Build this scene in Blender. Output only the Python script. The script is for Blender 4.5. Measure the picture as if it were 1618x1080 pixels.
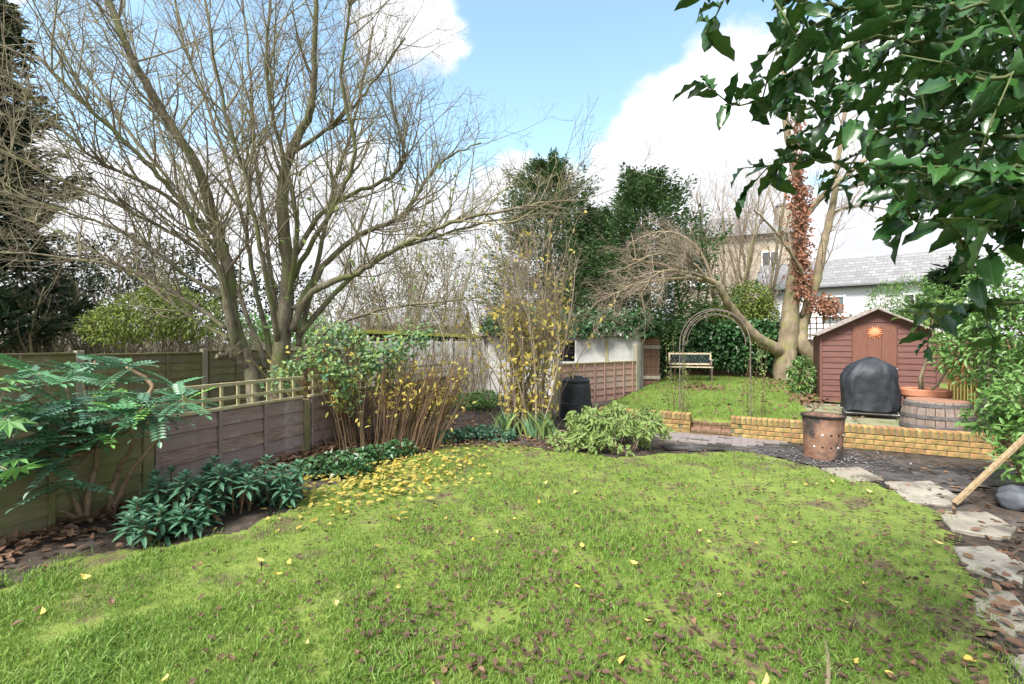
import bpy, bmesh, math, random
import numpy as np
from mathutils import Vector, Matrix, Euler
random.seed(11); rng = np.random.default_rng(11)
R = math.radians
for o in list(bpy.data.objects): bpy.data.objects.remove(o)
scene = bpy.context.scene
# ------------------------------------------------------------------ camera
F, CX, CY, H = 720.0, 809.0, 540.0, 1.55           # pixels of focal length, centre, eye height
cam_d = bpy.data.cameras.new('camera'); cam = bpy.data.objects.new('camera', cam_d)
scene.collection.objects.link(cam); scene.camera = cam
cam.location = (0, 0, H); cam.rotation_euler = (R(90), 0, 0)
cam_d.sensor_width = 36; cam_d.lens = 36 * F / 1618; cam_d.clip_start = .05; cam_d.clip_end = 2000
# ------------------------------------------------------------------ light
SUN_DIR = Vector((-.42, -.55, .85)).normalized()     # towards the sun: behind the camera, to the left, veiled by cloud
sd = bpy.data.lights.new('sun', 'SUN'); sd.energy = 2.4; sd.angle = R(20); sd.color = (1, .96, .9)
sun = bpy.data.objects.new('sun', sd); scene.collection.objects.link(sun)
sun.rotation_euler = SUN_DIR.to_track_quat('Z', 'Y').to_euler()
world = bpy.data.worlds.new('World'); scene.world = world; world.use_nodes = True
vs = scene.view_settings; vs.view_transform = 'Standard'; vs.look = 'None'; vs.exposure = 1.9; vs.gamma = 1
vs.use_curve_mapping = False
def sky_world():
    nt = world.node_tree; N = nt.nodes; L = nt.links; N.clear()
    def nd(t, **k):
        n = N.new(t)
        for a, b in k.items(): setattr(n, a, b)
        return n
    def mth(op, a, b=None, clamp=False):
        n = nd('ShaderNodeMath', operation=op, use_clamp=clamp)
        for i, v in enumerate((a, b)):
            if v is None: continue
            if isinstance(v, (int, float)): n.inputs[i].default_value = v
            else: L.new(v, n.inputs[i])
        return n.outputs[0]
    sky = nd('ShaderNodeTexSky', sky_type='NISHITA', sun_disc=False)
    sky.sun_elevation = math.asin(SUN_DIR.z); sky.sun_rotation = math.atan2(SUN_DIR.x, SUN_DIR.y)
    sky.air_density = 1.0; sky.dust_density = .6; sky.ozone_density = 1.0
    tc = nd('ShaderNodeTexCoord')
    def noise(scale, detail, rough, off=0):
        mp = nd('ShaderNodeMapping'); mp.inputs['Location'].default_value = (off, off * .7, off * .3)
        mp.inputs['Scale'].default_value = (1, 1, 1.35)
        L.new(tc.outputs['Generated'], mp.inputs[0])
        n = nd('ShaderNodeTexNoise'); n.inputs['Scale'].default_value = scale; n.inputs['Detail'].default_value = detail
        n.inputs['Roughness'].default_value = rough; L.new(mp.outputs[0], n.inputs['Vector']); return n.outputs['Fac']
    dens = mth('MULTIPLY', noise(3.1, 9, .56, 1.3), .9)
    def blob(px, py, k, w):
        d = Vector(((px - CX) / F, 1, (CY - py) / F)).normalized()
        n = nd('ShaderNodeVectorMath', operation='DOT_PRODUCT'); L.new(tc.outputs['Generated'], n.inputs[0]); n.inputs[1].default_value = d
        e = mth('EXPONENT', mth('MULTIPLY', mth('SUBTRACT', n.outputs['Value'], 1.0), k))
        return mth('MULTIPLY', e, w)
    # blue openings between the clouds, and the big bank over the conifers
    for b in ((960, 10, 20, -.5), (690, 215, 160, -.3), (560, 120, 120, -.2), (130, 80, 60, -.3), (430, 60, 90, -.15),
              (1290, 300, 260, -.25), (620, 50, 80, .2), (920, 260, 22, .3), (1095, 165, 130, .34), (1400, 300, 30, .2), (300, 250, 20, .16)):
        dens = mth('ADD', dens, blob(*b))
    mr = nd('ShaderNodeMapRange', interpolation_type='SMOOTHSTEP'); mr.inputs[1].default_value = .37; mr.inputs[2].default_value = .46
    L.new(dens, mr.inputs[0])
    shade = nd('ShaderNodeMapRange'); L.new(noise(5, 6, .6, 4.2), shade.inputs[0])
    shade.inputs[1].default_value = .35; shade.inputs[2].default_value = .65; shade.inputs[3].default_value = .265; shade.inputs[4].default_value = .43
    cc = nd('ShaderNodeCombineColor')
    L.new(mth('MULTIPLY', shade.outputs[0], .975), cc.inputs[0]); L.new(mth('MULTIPLY', shade.outputs[0], .99), cc.inputs[1]); L.new(mth('MULTIPLY', shade.outputs[0], 1.03), cc.inputs[2])
    bg1 = nd('ShaderNodeBackground'); bg1.inputs[1].default_value = .112
    tint = nd('ShaderNodeMix', data_type='RGBA', blend_type='MULTIPLY'); tint.inputs[0].default_value = 1
    L.new(sky.outputs[0], tint.inputs[6]); tint.inputs[7].default_value = (1.1, 1.12, .95, 1); L.new(tint.outputs[2], bg1.inputs[0])
    bg2 = nd('ShaderNodeBackground'); bg2.inputs[1].default_value = 1.0; L.new(cc.outputs[0], bg2.inputs[0])
    mx = nd('ShaderNodeMixShader'); L.new(mr.outputs[0], mx.inputs[0]); L.new(bg1.outputs[0], mx.inputs[1]); L.new(bg2.outputs[0], mx.inputs[2])
    out = nd('ShaderNodeOutputWorld'); L.new(mx.outputs[0], out.inputs[0])
sky_world()
# ------------------------------------------------------------------ helpers
def P(px, py, D): return Vector(((px - CX) / F * D, D, H - (py - CY) / F * D))
def G(px, py, z=0): return P(px, py, F * (H - z) / (py - CY))
COL = scene.collection
def tag(o, label=None, cat=None, group=None, kind=None):
    for k, v in (('label', label), ('category', cat), ('group', group), ('kind', kind)):
        if v: o[k] = v
    return o
def thing(name, label, cat, loc, group=None):
    o = bpy.data.objects.new(name, None); COL.objects.link(o); o.location = loc; o.empty_display_size = .1
    return tag(o, label, cat, group)
def rootloc(p): return Vector(p.location) if p.parent is None else Vector(p.location) + rootloc(p.parent)
class MB:
    def __init__(s): s.V = []; s.T = []; s.n = 0
    def add(s, V, T):
        V = np.asarray(V, dtype=np.float64).reshape(-1, 3); s.V.append(V); s.T.append(np.asarray(T, dtype=np.int64).reshape(-1, 3) + s.n); s.n += len(V)
    def box(s, c, size, M=None):
        x, y, z = [a / 2 for a in size]
        v = np.array([(-x,-y,-z),(x,-y,-z),(x,y,-z),(-x,y,-z),(-x,-y,z),(x,-y,z),(x,y,z),(-x,y,z)])
        if M is not None: v = v @ np.array(M.to_3x3()).T
        s.add(v + np.array(c), [(0,2,1),(0,3,2),(4,5,6),(4,6,7),(0,1,5),(0,5,4),(1,2,6),(1,6,5),(2,3,7),(2,7,6),(3,0,4),(3,4,7)])
    def tube(s, pts, r0, r1=None, sides=6, cap=True):
        p = np.asarray([tuple(q) for q in pts], dtype=float); n = len(p)
        if n < 2: return
        rad = np.linspace(r0, r0 if r1 is None else r1, n) if not hasattr(r0, '__len__') else np.asarray(r0)
        t = np.gradient(p, axis=0); t /= np.linalg.norm(t, axis=1)[:, None] + 1e-9
        ref = np.array((0, 0, 1.)) if abs(t[:, 2]).mean() < .8 else np.array((1., 0, 0))
        a = np.cross(t, ref); a /= np.linalg.norm(a, axis=1)[:, None] + 1e-9; b = np.cross(t, a)
        th = np.arange(sides) / sides * 2 * math.pi
        ring = p[:, None, :] + rad[:, None, None] * (np.cos(th)[None, :, None] * a[:, None, :] + np.sin(th)[None, :, None] * b[:, None, :])
        i = np.arange(n - 1)[:, None] * sides; j = np.arange(sides)[None, :]; k = (j + 1) % sides
        q0 = (i + j).ravel(); q1 = (i + k).ravel(); q2 = (i + sides + k).ravel(); q3 = (i + sides + j).ravel()
        T = np.concatenate([np.stack([q0, q2, q1], 1), np.stack([q0, q3, q2], 1)])
        if cap and sides > 3:
            e = (n - 1) * sides
            T = np.concatenate([T, [(0, m, m + 1) for m in range(1, sides - 1)], [(e, e + m + 1, e + m) for m in range(1, sides - 1)]])
        s.add(ring.reshape(-1, 3), T)
    def lathe(s, c, prof, sides=24, sx=1, sy=1, wob=None):
        th = np.arange(sides) / sides * 2 * math.pi; V = []
        for (r, z) in prof:
            rr = r if wob is None else r * (1 + wob(th, z))
            V.append(np.stack([np.cos(th) * rr * sx, np.sin(th) * rr * sy, np.full(sides, z)], 1))
        V = np.concatenate(V) + np.array(c); T = []
        for i in range(len(prof) - 1):
            for j in range(sides):
                k = (j + 1) % sides; a = i * sides
                T += [(a + j, a + k, a + sides + k), (a + j, a + sides + k, a + sides + j)]
        s.add(V, T)
    def leaves(s, pos, d, up, L, W, fold=.25, hexa=False, droop=.0):
        d = d / (np.linalg.norm(d, axis=1)[:, None] + 1e-9); sd_ = np.cross(d, up); sd_ /= np.linalg.norm(sd_, axis=1)[:, None] + 1e-9
        nn = np.cross(sd_, d); N = len(pos); L = np.broadcast_to(L, N)[:, None]; W = np.broadcast_to(W, N)[:, None]
        dz = np.array((0, 0, -1.)) * droop
        tip = pos + (d + dz) * L
        if not hexa:
            m = pos + (d + dz * .4) * L * .45
            V = np.stack([pos, m + sd_ * W / 2 + nn * fold * W, tip, m - sd_ * W / 2 + nn * fold * W], 1)
            b = np.arange(N)[:, None] * 4; T = np.concatenate([b + np.array([[0, 2, 1]]), b + np.array([[0, 3, 2]])])
        else:
            m1 = pos + (d + dz * .2) * L * .3; m2 = pos + (d + dz * .6) * L * .68
            V = np.stack([pos, m1 + sd_ * W * .48 + nn * fold * W, m2 + sd_ * W * .4 + nn * fold * W * .8, tip, m2 - sd_ * W * .4 + nn * fold * W * .8, m1 - sd_ * W * .48 + nn * fold * W, m1, m2], 1)
            b = np.arange(N)[:, None] * 8
            T = np.concatenate([b + np.array([t]) for t in ((0,6,1),(6,7,2),(6,2,1),(7,3,2),(0,5,6),(5,4,6),(4,7,6),(4,3,7))])
        s.add(V.reshape(-1, 3), T)
    def mesh(s, name, off=(0, 0, 0), smooth=False):
        V = np.concatenate(s.V) - np.array(off); T = np.concatenate(s.T)
        me = bpy.data.meshes.new(name); me.vertices.add(len(V)); me.vertices.foreach_set('co', V.ravel().astype(np.float32))
        me.loops.add(len(T) * 3); me.loops.foreach_set('vertex_index', T.ravel().astype(np.int32))
        me.polygons.add(len(T)); me.polygons.foreach_set('loop_start', (np.arange(len(T)) * 3).astype(np.int32))
        me.polygons.foreach_set('use_smooth', np.full(len(T), smooth)); me.update(calc_edges=True); me.validate()
        return me
    def build(s, name, mat, parent=None, loc=None, smooth=False):
        if parent is not None: off = rootloc(parent)
        else: off = Vector(loc) if loc is not None else Vector((0, 0, 0))
        o = bpy.data.objects.new(name, s.mesh(name, off, smooth)); COL.objects.link(o)
        if parent is not None: o.parent = parent
        else: o.location = off
        o.data.materials.append(mat); return o
def piece(name, me, parent, loc, rot=None, scale=None):
    o = bpy.data.objects.new(name, me); COL.objects.link(o); o.parent = parent
    o.location = Vector(loc) - rootloc(parent)
    if rot is not None: o.rotation_euler = rot.to_euler() if isinstance(rot, Matrix) else rot
    if scale is not None: o.scale = scale
    return o
def bevbox(name, size, bev, mat, rough=0):
    bm = bmesh.new(); bmesh.ops.create_cube(bm, size=1)
    for v in bm.verts: v.co = Vector((v.co.x * size[0], v.co.y * size[1], v.co.z * size[2]))
    if bev: bmesh.ops.bevel(bm, geom=bm.edges[:], offset=bev, segments=1, affect='EDGES')
    for v in bm.verts: v.co += Vector((random.uniform(-1, 1), random.uniform(-1, 1), random.uniform(-1, 1))) * rough
    me = bpy.data.meshes.new(name); bm.to_mesh(me); bm.free(); me.materials.append(mat); return me
# ------------------------------------------------------------------ materials
MATS = {}
def mat(name, c1, c2, scale=6, rough=.8, bump=.25, stretch=(1, 1, 1), rand=None, c3=None, spec=.3, transl=0, detail=6, lo=.35, hi=.65, bscale=None, dirt=None):
    m = bpy.data.materials.new(name); m.use_nodes = True; nt = m.node_tree; N = nt.nodes; L = nt.links
    b = N['Principled BSDF']; tc = N.new('ShaderNodeTexCoord'); mp = N.new('ShaderNodeMapping'); mp.inputs['Scale'].default_value = stretch
    L.new(tc.outputs['Object'], mp.inputs[0]); vec = mp.outputs[0]
    rnd = None
    if rand == 'object':
        oi = N.new('ShaderNodeObjectInfo'); rnd = oi.outputs['Random']
        cm = N.new('ShaderNodeVectorMath'); cm.operation = 'ADD'; ml = N.new('ShaderNodeMath'); ml.operation = 'MULTIPLY'; ml.inputs[1].default_value = 57
        L.new(rnd, ml.inputs[0]); L.new(vec, cm.inputs[0]); L.new(ml.outputs[0], cm.inputs[1]); vec = cm.outputs[0]
    elif rand == 'island':
        gi = N.new('ShaderNodeNewGeometry'); rnd = gi.outputs['Random Per Island']
    nz = N.new('ShaderNodeTexNoise'); nz.inputs['Scale'].default_value = scale; nz.inputs['Detail'].default_value = detail; nz.inputs['Roughness'].default_value = .62
    L.new(vec, nz.inputs['Vector'])
    rp = N.new('ShaderNodeValToRGB'); rp.color_ramp.elements[0].position = lo; rp.color_ramp.elements[1].position = hi
    rp.color_ramp.elements[0].color = (*c1, 1); rp.color_ramp.elements[1].color = (*c2, 1); L.new(nz.outputs['Fac'], rp.inputs[0]); col = rp.outputs[0]
    def mixc(fac, a, bcol):
        mx = N.new('ShaderNodeMix'); mx.data_type = 'RGBA'
        if isinstance(fac, float): mx.inputs[0].default_value = fac
        else: L.new(fac, mx.inputs[0])
        L.new(a, mx.inputs[6])
        if isinstance(bcol, tuple): mx.inputs[7].default_value = (*bcol, 1)
        else: L.new(bcol, mx.inputs[7])
        return mx.outputs[2]
    if rnd is not None and c3 is not None:
        col = mixc(rnd, col, c3)
    if dirt is not None:                                     # (colour, scale, lo, hi): stains or moss with a shape of their own
        n2 = N.new('ShaderNodeTexNoise'); n2.inputs['Scale'].default_value = dirt[1]; n2.inputs['Detail'].default_value = 7; n2.inputs['Roughness'].default_value = .65
        L.new(tc.outputs['Object'], n2.inputs['Vector'])
        r2 = N.new('ShaderNodeMapRange'); r2.inputs[1].default_value = dirt[2]; r2.inputs[2].default_value = dirt[3]; L.new(n2.outputs['Fac'], r2.inputs[0])
        col = mixc(r2.outputs[0], col, dirt[0])
    L.new(col, b.inputs['Base Color']); b.inputs['Roughness'].default_value = rough; b.inputs['Specular IOR Level'].default_value = spec
    if bump:
        bp = N.new('ShaderNodeBump'); bp.inputs['Strength'].default_value = bump; bp.inputs['Distance'].default_value = .02
        if bscale:
            n3 = N.new('ShaderNodeTexNoise'); n3.inputs['Scale'].default_value = bscale; n3.inputs['Detail'].default_value = 5; L.new(vec, n3.inputs['Vector']); L.new(n3.outputs['Fac'], bp.inputs['Height'])
        else: L.new(nz.outputs['Fac'], bp.inputs['Height'])
        L.new(bp.outputs[0], b.inputs['Normal'])
    if transl:
        t = N.new('ShaderNodeBsdfTranslucent'); L.new(col, t.inputs[0]); ms = N.new('ShaderNodeMixShader'); ms.inputs[0].default_value = transl
        L.new(b.outputs[0], ms.inputs[1]); L.new(t.outputs[0], ms.inputs[2]); L.new(ms.outputs[0], N['Material Output'].inputs[0])
    MATS[name] = m; return m
SOIL = mat('soil', (.022, .016, .012), (.075, .055, .042), 9, .95, .7, dirt=((.10, .085, .075), 1.3, .5, .7))
ASH = mat('ash_ground', (.03, .026, .024), (.11, .10, .096), 7, .8, .8, dirt=((.022, .017, .014), 1.4, .46, .6))
GROUND = mat('ground_far', (.05, .06, .02), (.10, .09, .05), 2, .95, .4)
TURF = mat('turf', (.11, .145, .03), (.18, .235, .045), 5, .95, .6, bscale=60, dirt=((.11, .08, .05), 2.2, .53, .64))
BLADE = mat('grass_blade', (.08, .215, .018), (.20, .335, .045), .9, .55, 0, rand='island', c3=(.25, .335, .09), transl=.35, spec=.35)
MOSSB = mat('stone_mossy', (.20, .19, .14), (.32, .30, .24), 8, .9, .4, rand='object', c3=(.20, .20, .11), dirt=((.10, .13, .03), 2.2, .5, .66))
FLAG = mat('flagstone', (.20, .18, .15), (.36, .33, .275), 5, .85, .9, bscale=22, rand='object', c3=(.25, .22, .17), dirt=((.05, .04, .032), 3.0, .50, .68))
PAVER = mat('paver', (.15, .12, .11), (.25, .21, .195), 12, .85, .3, rand='object', c3=(.20, .175, .175), dirt=((.10, .12, .04), 3, .55, .75))
BRICKY = mat('brick_yellow', (.36, .225, .085), (.50, .33, .13), 14, .9, .4, rand='object', c3=(.30, .15, .07), dirt=((.10, .11, .035), 3.5, .50, .68))
MORTAR = mat('mortar', (.14, .13, .10), (.24, .22, .17), 30, .95, .5, dirt=((.08, .1, .03), 3, .48, .65))
OLIVE = mat('wood_olive', (.14, .12, .055), (.26, .22, .11), 7, .85, .4, stretch=(1, 1, 9), rand='object', c3=(.17, .15, .09), dirt=((.11, .13, .03), 2.0, .45, .7))
MAROON = mat('wood_maroon', (.15, .09, .07), (.28, .20, .165), 6, .8, .4, stretch=(1, 1, 10), rand='object', c3=(.22, .16, .15), dirt=((.36, .31, .30), 2.2, .55, .72))
PALEW = mat('wood_pale', (.30, .25, .15), (.46, .40, .27), 9, .85, .3, stretch=(1, 1, 5), rand='object', c3=(.36, .31, .17), dirt=((.20, .20, .07), 3, .5, .75))
GREYW = mat('wood_grey', (.23, .20, .16), (.38, .34, .28), 8, .85, .35, stretch=(5, 5, 1), rand='object', c3=(.27, .24, .17), dirt=((.17, .18, .06), 2.5, .52, .7))
SHEDW = mat('wood_shed', (.105, .045, .037), (.165, .072, .06), 7, .65, .3, stretch=(1, 1, 7), rand='object', c3=(.15, .068, .056), dirt=((.20, .14, .07), 1.4, .58, .75))
DOORW = mat('wood_door', (.14, .06, .04), (.20, .088, .06), 9, .55, .2, stretch=(6, 6, 1), rand='object', c3=(.17, .075, .052))
FELT = mat('roof_felt', (.20, .17, .15), (.33, .28, .25), 20, .95, .4)
BARK = mat('bark', (.085, .07, .05), (.22, .19, .13), 14, .92, .8, stretch=(1, 1, .35), dirt=((.13, .15, .05), 2.2, .46, .62))
TWIG = mat('twig', (.19, .185, .09), (.33, .30, .18), 5, .85, .2, rand='island', c3=(.17, .13, .105))
BARK2 = mat('bark_tan', (.15, .115, .075), (.29, .23, .155), 6, .85, .6, stretch=(1, 1, .5), dirt=((.19, .19, .07), 1.8, .5, .66))
TWIG2 = mat('twig_tan', (.25, .20, .14), (.36, .30, .21), 5, .85, .2, rand='island', c3=(.20, .15, .12))
TWIGR = mat('twig_brown', (.095, .05, .032), (.19, .105, .065), 5, .8, .2, rand='island', c3=(.13, .10, .05))
CONIF = mat('conifer_leaf', (.03, .07, .02), (.075, .14, .045), 1.5, .7, 0, rand='island', c3=(.10, .17, .065), transl=.15)
YEW = mat('dark_conifer_leaf', (.012, .03, .012), (.03, .06, .022), 1.5, .7, 0, rand='island', c3=(.035, .06, .03), transl=.1)
IVY = mat('ivy_leaf', (.018, .055, .016), (.045, .12, .035), 3, .38, 0, rand='island', c3=(.06, .14, .05), spec=.5, transl=.12)
HEDGE = mat('hedge_leaf', (.05, .13, .025), (.12, .25, .05), 2, .4, 0, rand='island', c3=(.17, .30, .08), spec=.5, transl=.25)
BUSH = mat('bush_leaf', (.12, .17, .03), (.24, .29, .06), 2, .6, 0, rand='island', c3=(.20, .26, .06), transl=.25)
YELLOW = mat('yellow_leaf', (.46, .34, .05), (.62, .48, .12), 9, .6, 0, rand='island', c3=(.36, .33, .09), transl=.35)
PALEG = mat('pale_green_leaf', (.15, .23, .06), (.26, .34, .11), 4, .5, 0, rand='island', c3=(.21, .29, .09), transl=.3)
ROSE = mat('bluegreen_leaf', (.07, .19, .10), (.14, .28, .17), 4, .5, 0, rand='island', c3=(.25, .32, .08), transl=.25)
MAHON = mat('mahonia_leaf', (.06, .14, .095), (.13, .225, .165), 4, .38, 0, rand='object', c3=(.09, .25, .10), spec=.5, transl=.15)
BRIGHT = mat('bright_leaf', (.15, .36, .05), (.26, .48, .10), 4, .4, 0, rand='object', c3=(.20, .42, .10), spec=.5, transl=.3)
EUPH = mat('rosette_leaf', (.035, .11, .06), (.08, .19, .10), 4, .4, 0, rand='island', c3=(.09, .20, .12), spec=.5, transl=.12)
HOLLY = mat('holly_leaf', (.010, .045, .012), (.032, .095, .022), 40, .27, .05, rand='object', c3=(.035, .10, .02), spec=.6, transl=.08)
DEADB = mat('dead_leaf_brown', (.07, .038, .024), (.16, .085, .05), 8, .7, 0, rand='island', c3=(.19, .115, .07), transl=.1)
DEADO = mat('dead_leaf_object', (.05, .034, .022), (.12, .07, .045), 20, .6, .1, rand='object', c3=(.20, .115, .06), transl=.1)
YELO = mat('fallen_yellow_leaf', (.62, .40, .06), (.70, .52, .12), 20, .6, .1, rand='object', c3=(.66, .58, .22), transl=.2)
RUSTY = mat('ivy_dead', (.16, .065, .035), (.28, .12, .07), 5, .8, 0, rand='island', c3=(.22, .11, .07))
CONC = mat('concrete', (.34, .33, .30), (.47, .46, .43), 12, .9, .3, dirt=((.24, .24, .17), 1.5, .5, .72))
RENDER = mat('white_render', (.42, .41, .39), (.56, .545, .52), 5, .85, .2, dirt=((.46, .44, .40), 1.2, .55, .75))
COTT = mat('cottage_white', (.80, .80, .80), (.86, .86, .86), 3, .7, .05)
TANB = mat('tan_brick', (.43, .36, .27), (.56, .48, .38), 30, .9, .2)
REDB = mat('old_red_brick', (.16, .085, .06), (.30, .16, .11), 9, .9, .5, dirt=((.12, .11, .05), 1.6, .5, .7))
SLATE = mat('slate', (.19, .185, .19), (.31, .305, .305), 14, .75, .4, stretch=(1, 1, 3))
MOSS = mat('moss', (.16, .19, .03), (.30, .31, .06), 8, .95, .5)
GLASS = mat('window_glass', (.03, .035, .045), (.08, .09, .11), 2, .08, 0, spec=.8)
WHITE = mat('white_paint', (.78, .78, .76), (.84, .84, .82), 5, .5, 0)
BLACK = mat('black_plastic', (.018, .019, .022), (.035, .037, .042), 10, .45, .1)
COVER = mat('cover_fabric', (.012, .014, .019), (.032, .036, .044), 7, .55, .6, spec=.35)
RUST = mat('rusty_steel', (.15, .075, .05), (.29, .17, .115), 5, .75, .3, dirt=((.05, .042, .04), 3.5, .45, .6))
SOOT = mat('soot', (.01, .009, .008), (.03, .027, .025), 8, .95, .3)
STEEL = mat('steel', (.45, .45, .46), (.6, .6, .6), 10, .35, 0, spec=.8)
IRON = mat('iron_brown', (.11, .085, .075), (.19, .15, .13), 12, .6, .2)
STAVE = mat('barrel_stave', (.13, .095, .075), (.26, .20, .165), 8, .8, .4, stretch=(5, 5, 1), rand='object', c3=(.20, .16, .14), dirt=((.34, .31, .28), 3, .6, .75))
HOOP = mat('barrel_hoop', (.06, .055, .055), (.12, .11, .11), 12, .6, .3)
BHEAD = mat('barrel_head', (.26, .12, .075), (.38, .20, .13), 7, .7, .3, stretch=(1, 6, 1), rand='object', c3=(.30, .16, .11))
TERRA = mat('terracotta', (.36, .13, .07), (.48, .20, .12), 6, .7, .1, dirt=((.50, .34, .27), 2, .6, .8))
ORANGE = mat('orange_clay', (.62, .20, .09), (.75, .29, .15), 10, .6, .1)
LATT = mat('cast_iron_dark', (.045, .06, .075), (.08, .10, .12), 10, .5, .1)
CREAM = mat('cream_wood', (.58, .47, .31), (.72, .60, .42), 8, .7, .2, stretch=(1, 1, 1))
BAMB = mat('bamboo', (.36, .17, .05), (.52, .28, .09), 10, .6, .2, stretch=(3, 3, 1))
MULCHS = mat('dark_stone', (.06, .065, .075), (.13, .14, .16), 5, .6, .4)
# ------------------------------------------------------------------ garden frame
ang = R(28); U = Vector((math.sin(ang), math.cos(ang), 0)); Vv = Vector((math.cos(ang), -math.sin(ang), 0)); W0 = Vector((3.575, 7.44, 0))
RV = Matrix.Rotation(-ang, 3, 'Z')                        # local x along the terrace wall, local y away
def S(s, t, z=0): return W0 + Vv * s + U * t + Vector((0, 0, z))
def zt(t): return .27 + .014 * max(t, 0)                  # upper lawn rises gently
a2 = R(20); FD = Vector((math.sin(a2), math.cos(a2), 0)); FN = Vector((math.cos(a2), -math.sin(a2), 0)); RF = Matrix.Rotation(-a2, 3, 'Z')
FA = Vector((-3.45, 4.29, 0))                              # post of the low fence
def sn(x, y, f=1.0, ph=0): return (np.sin(x * 1.7 * f + ph) * np.cos(y * 1.3 * f - ph * 2) + np.sin(x * 3.9 * f + 1.3 + y * 2.1 * f + ph) * .6 + np.sin(y * 5.3 * f - x * 2.7 * f + ph * 3) * .4) / 2
def inpoly(x, y, poly):
    x = np.asarray(x); y = np.asarray(y); r = np.zeros(x.shape, bool); n = len(poly)
    for i in range(n):
        x0, y0 = poly[i][:2]; x1, y1 = poly[(i + 1) % n][:2]
        c = ((y0 > y) != (y1 > y)) & (x < (x1 - x0) * (y - y0) / (y1 - y0 + 1e-12) + x0); r ^= c
    return r
def sheet(name, x0, x1, y0, y1, step, keep, zf, mat_, kind='structure', M=None, O=None):
    nx = int((x1 - x0) / step) + 1; ny = int((y1 - y0) / step) + 1
    xs = np.linspace(x0, x1, nx); ys = np.linspace(y0, y1, ny); X, Y = np.meshgrid(xs, ys)
    K = keep((X[:-1, :-1] + X[1:, 1:]) / 2, (Y[:-1, :-1] + Y[1:, 1:]) / 2); Z = zf(X, Y)
    if O is not None:
        PX = O.x + Vv.x * X + U.x * Y; PY = O.y + Vv.y * X + U.y * Y
    else: PX, PY = X, Y
    idx = np.arange(nx * ny).reshape(ny, nx); a = idx[:-1, :-1][K]; b = idx[:-1, 1:][K]; c = idx[1:, 1:][K]; d = idx[1:, :-1][K]
    mb = MB(); mb.add(np.stack([PX.ravel(), PY.ravel(), Z.ravel()], 1), np.concatenate([np.stack([a, b, c], 1), np.stack([a, c, d], 1)]))
    o = mb.build(name, mat_, smooth=True); o['kind'] = kind; return o
# ---- ground
mb = MB(); mb.add([(-500, -300, -.12), (500, -300, -.12), (500, 900, -.12), (-500, 900, -.12)], [(0, 1, 2), (0, 2, 3)])
tag(mb.build('ground', GROUND), kind='structure')
lawn_px = [(-260, 960), (0, 905), (110, 880), (220, 868), (330, 850), (440, 812), (500, 778), (560, 752), (640, 724), (720, 706), (800, 700), (870, 712), (980, 722), (1090, 716),
           (1180, 714), (1250, 728), (1340, 752), (1420, 776), (1470, 806), (1500, 850), (1525, 900), (1535, 960), (1570, 1040), (1600, 1120)]
LAWN = [tuple(G(x, y).xy) for x, y in lawn_px] + [(2.2, .2), (-4.5, .2)]
def lawn_keep(x, y): return inpoly(x + .10 * sn(x, y, 3.1), y + .10 * sn(x, y, 2.7, 2), LAWN)
def bump_z(x, y): return .012 * sn(x, y, 1.1) + .008 * sn(x, y, 4, 1)
def soil_z(x, y):
    dl = (x - FA.x) * FN.x + (y - FA.y) * FN.y            # distance right of the low fence
    return -.012 + bump_z(x, y) + .09 * np.exp(-(dl / .55) ** 2) * (y < 12) + .012 * sn(x, y, 9, 3)
soil = sheet('soil', -9, 9.5, -.5, 15, .09, lambda x, y: (x - W0.x) * U.x + (y - W0.y) * U.y < np.where((x - W0.x) * Vv.x + (y - W0.y) * Vv.y > -2.3, .12, 99), soil_z, SOIL)
lawn = sheet('lawn', -5, 5.5, .2, 9, .042, lawn_keep, lambda x, y: .006 + bump_z(x, y), TURF)
ash_px = [(1040, 712), (1090, 690), (1200, 688), (1300, 715), (1450, 735), (1600, 740), (1618, 770), (1500, 775), (1420, 772), (1330, 748), (1240, 724), (1150, 712)]
ASHP = [tuple(G(x, y).xy) for x, y in ash_px]
path = sheet('path', 1.5, 8, 4.2, 8.4, .07, lambda x, y: inpoly(x + .12 * sn(x, y, 3), y + .1 * sn(x, y, 3.4, 1), ASHP), lambda x, y: .006 + bump_z(x, y) + .006 * sn(x, y, 11, 2), ASH)
# upper terrace
up = sheet('upper_lawn', -2.3, 6.5, .16, 9.4, .12, lambda s, t: ~((s > 1.15) & (t < 3.2)), lambda s, t: .27 + .014 * np.maximum(t, 0) - .10 * (t < .2) * (np.abs(s + .3) < .35) + .012 * sn(s, t, 2), TURF, O=W0)
mb = MB()
for s0, s1, t0, t1 in ((-2.3, -2.3, .16, 9.4),):
    a, b = S(s0, t0), S(s1, t1); mb.add([(a.x, a.y, -.1), (b.x, b.y, -.1), (b.x, b.y, .42), (a.x, a.y, .28)], [(0, 1, 2), (0, 2, 3)])
tag(mb.build('terrace_bank', SOIL), kind='structure')
# patio of mossy slabs
mb = MB(); mb.box(S(2.7, 1.75, .12), (3.1, 3.1, .24), RV); patio = tag(mb.build('patio', SOIL), kind='structure')
slab_me = bevbox('slab', (.592, .592, .05), .006, MOSSB, .002)
for i in range(5):
    for j in range(5):
        piece('slab', slab_me, patio, S(1.5 + i * .6, .5 + j * .6 + .02, .245 + random.uniform(-.003, .003)), RV)
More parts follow.
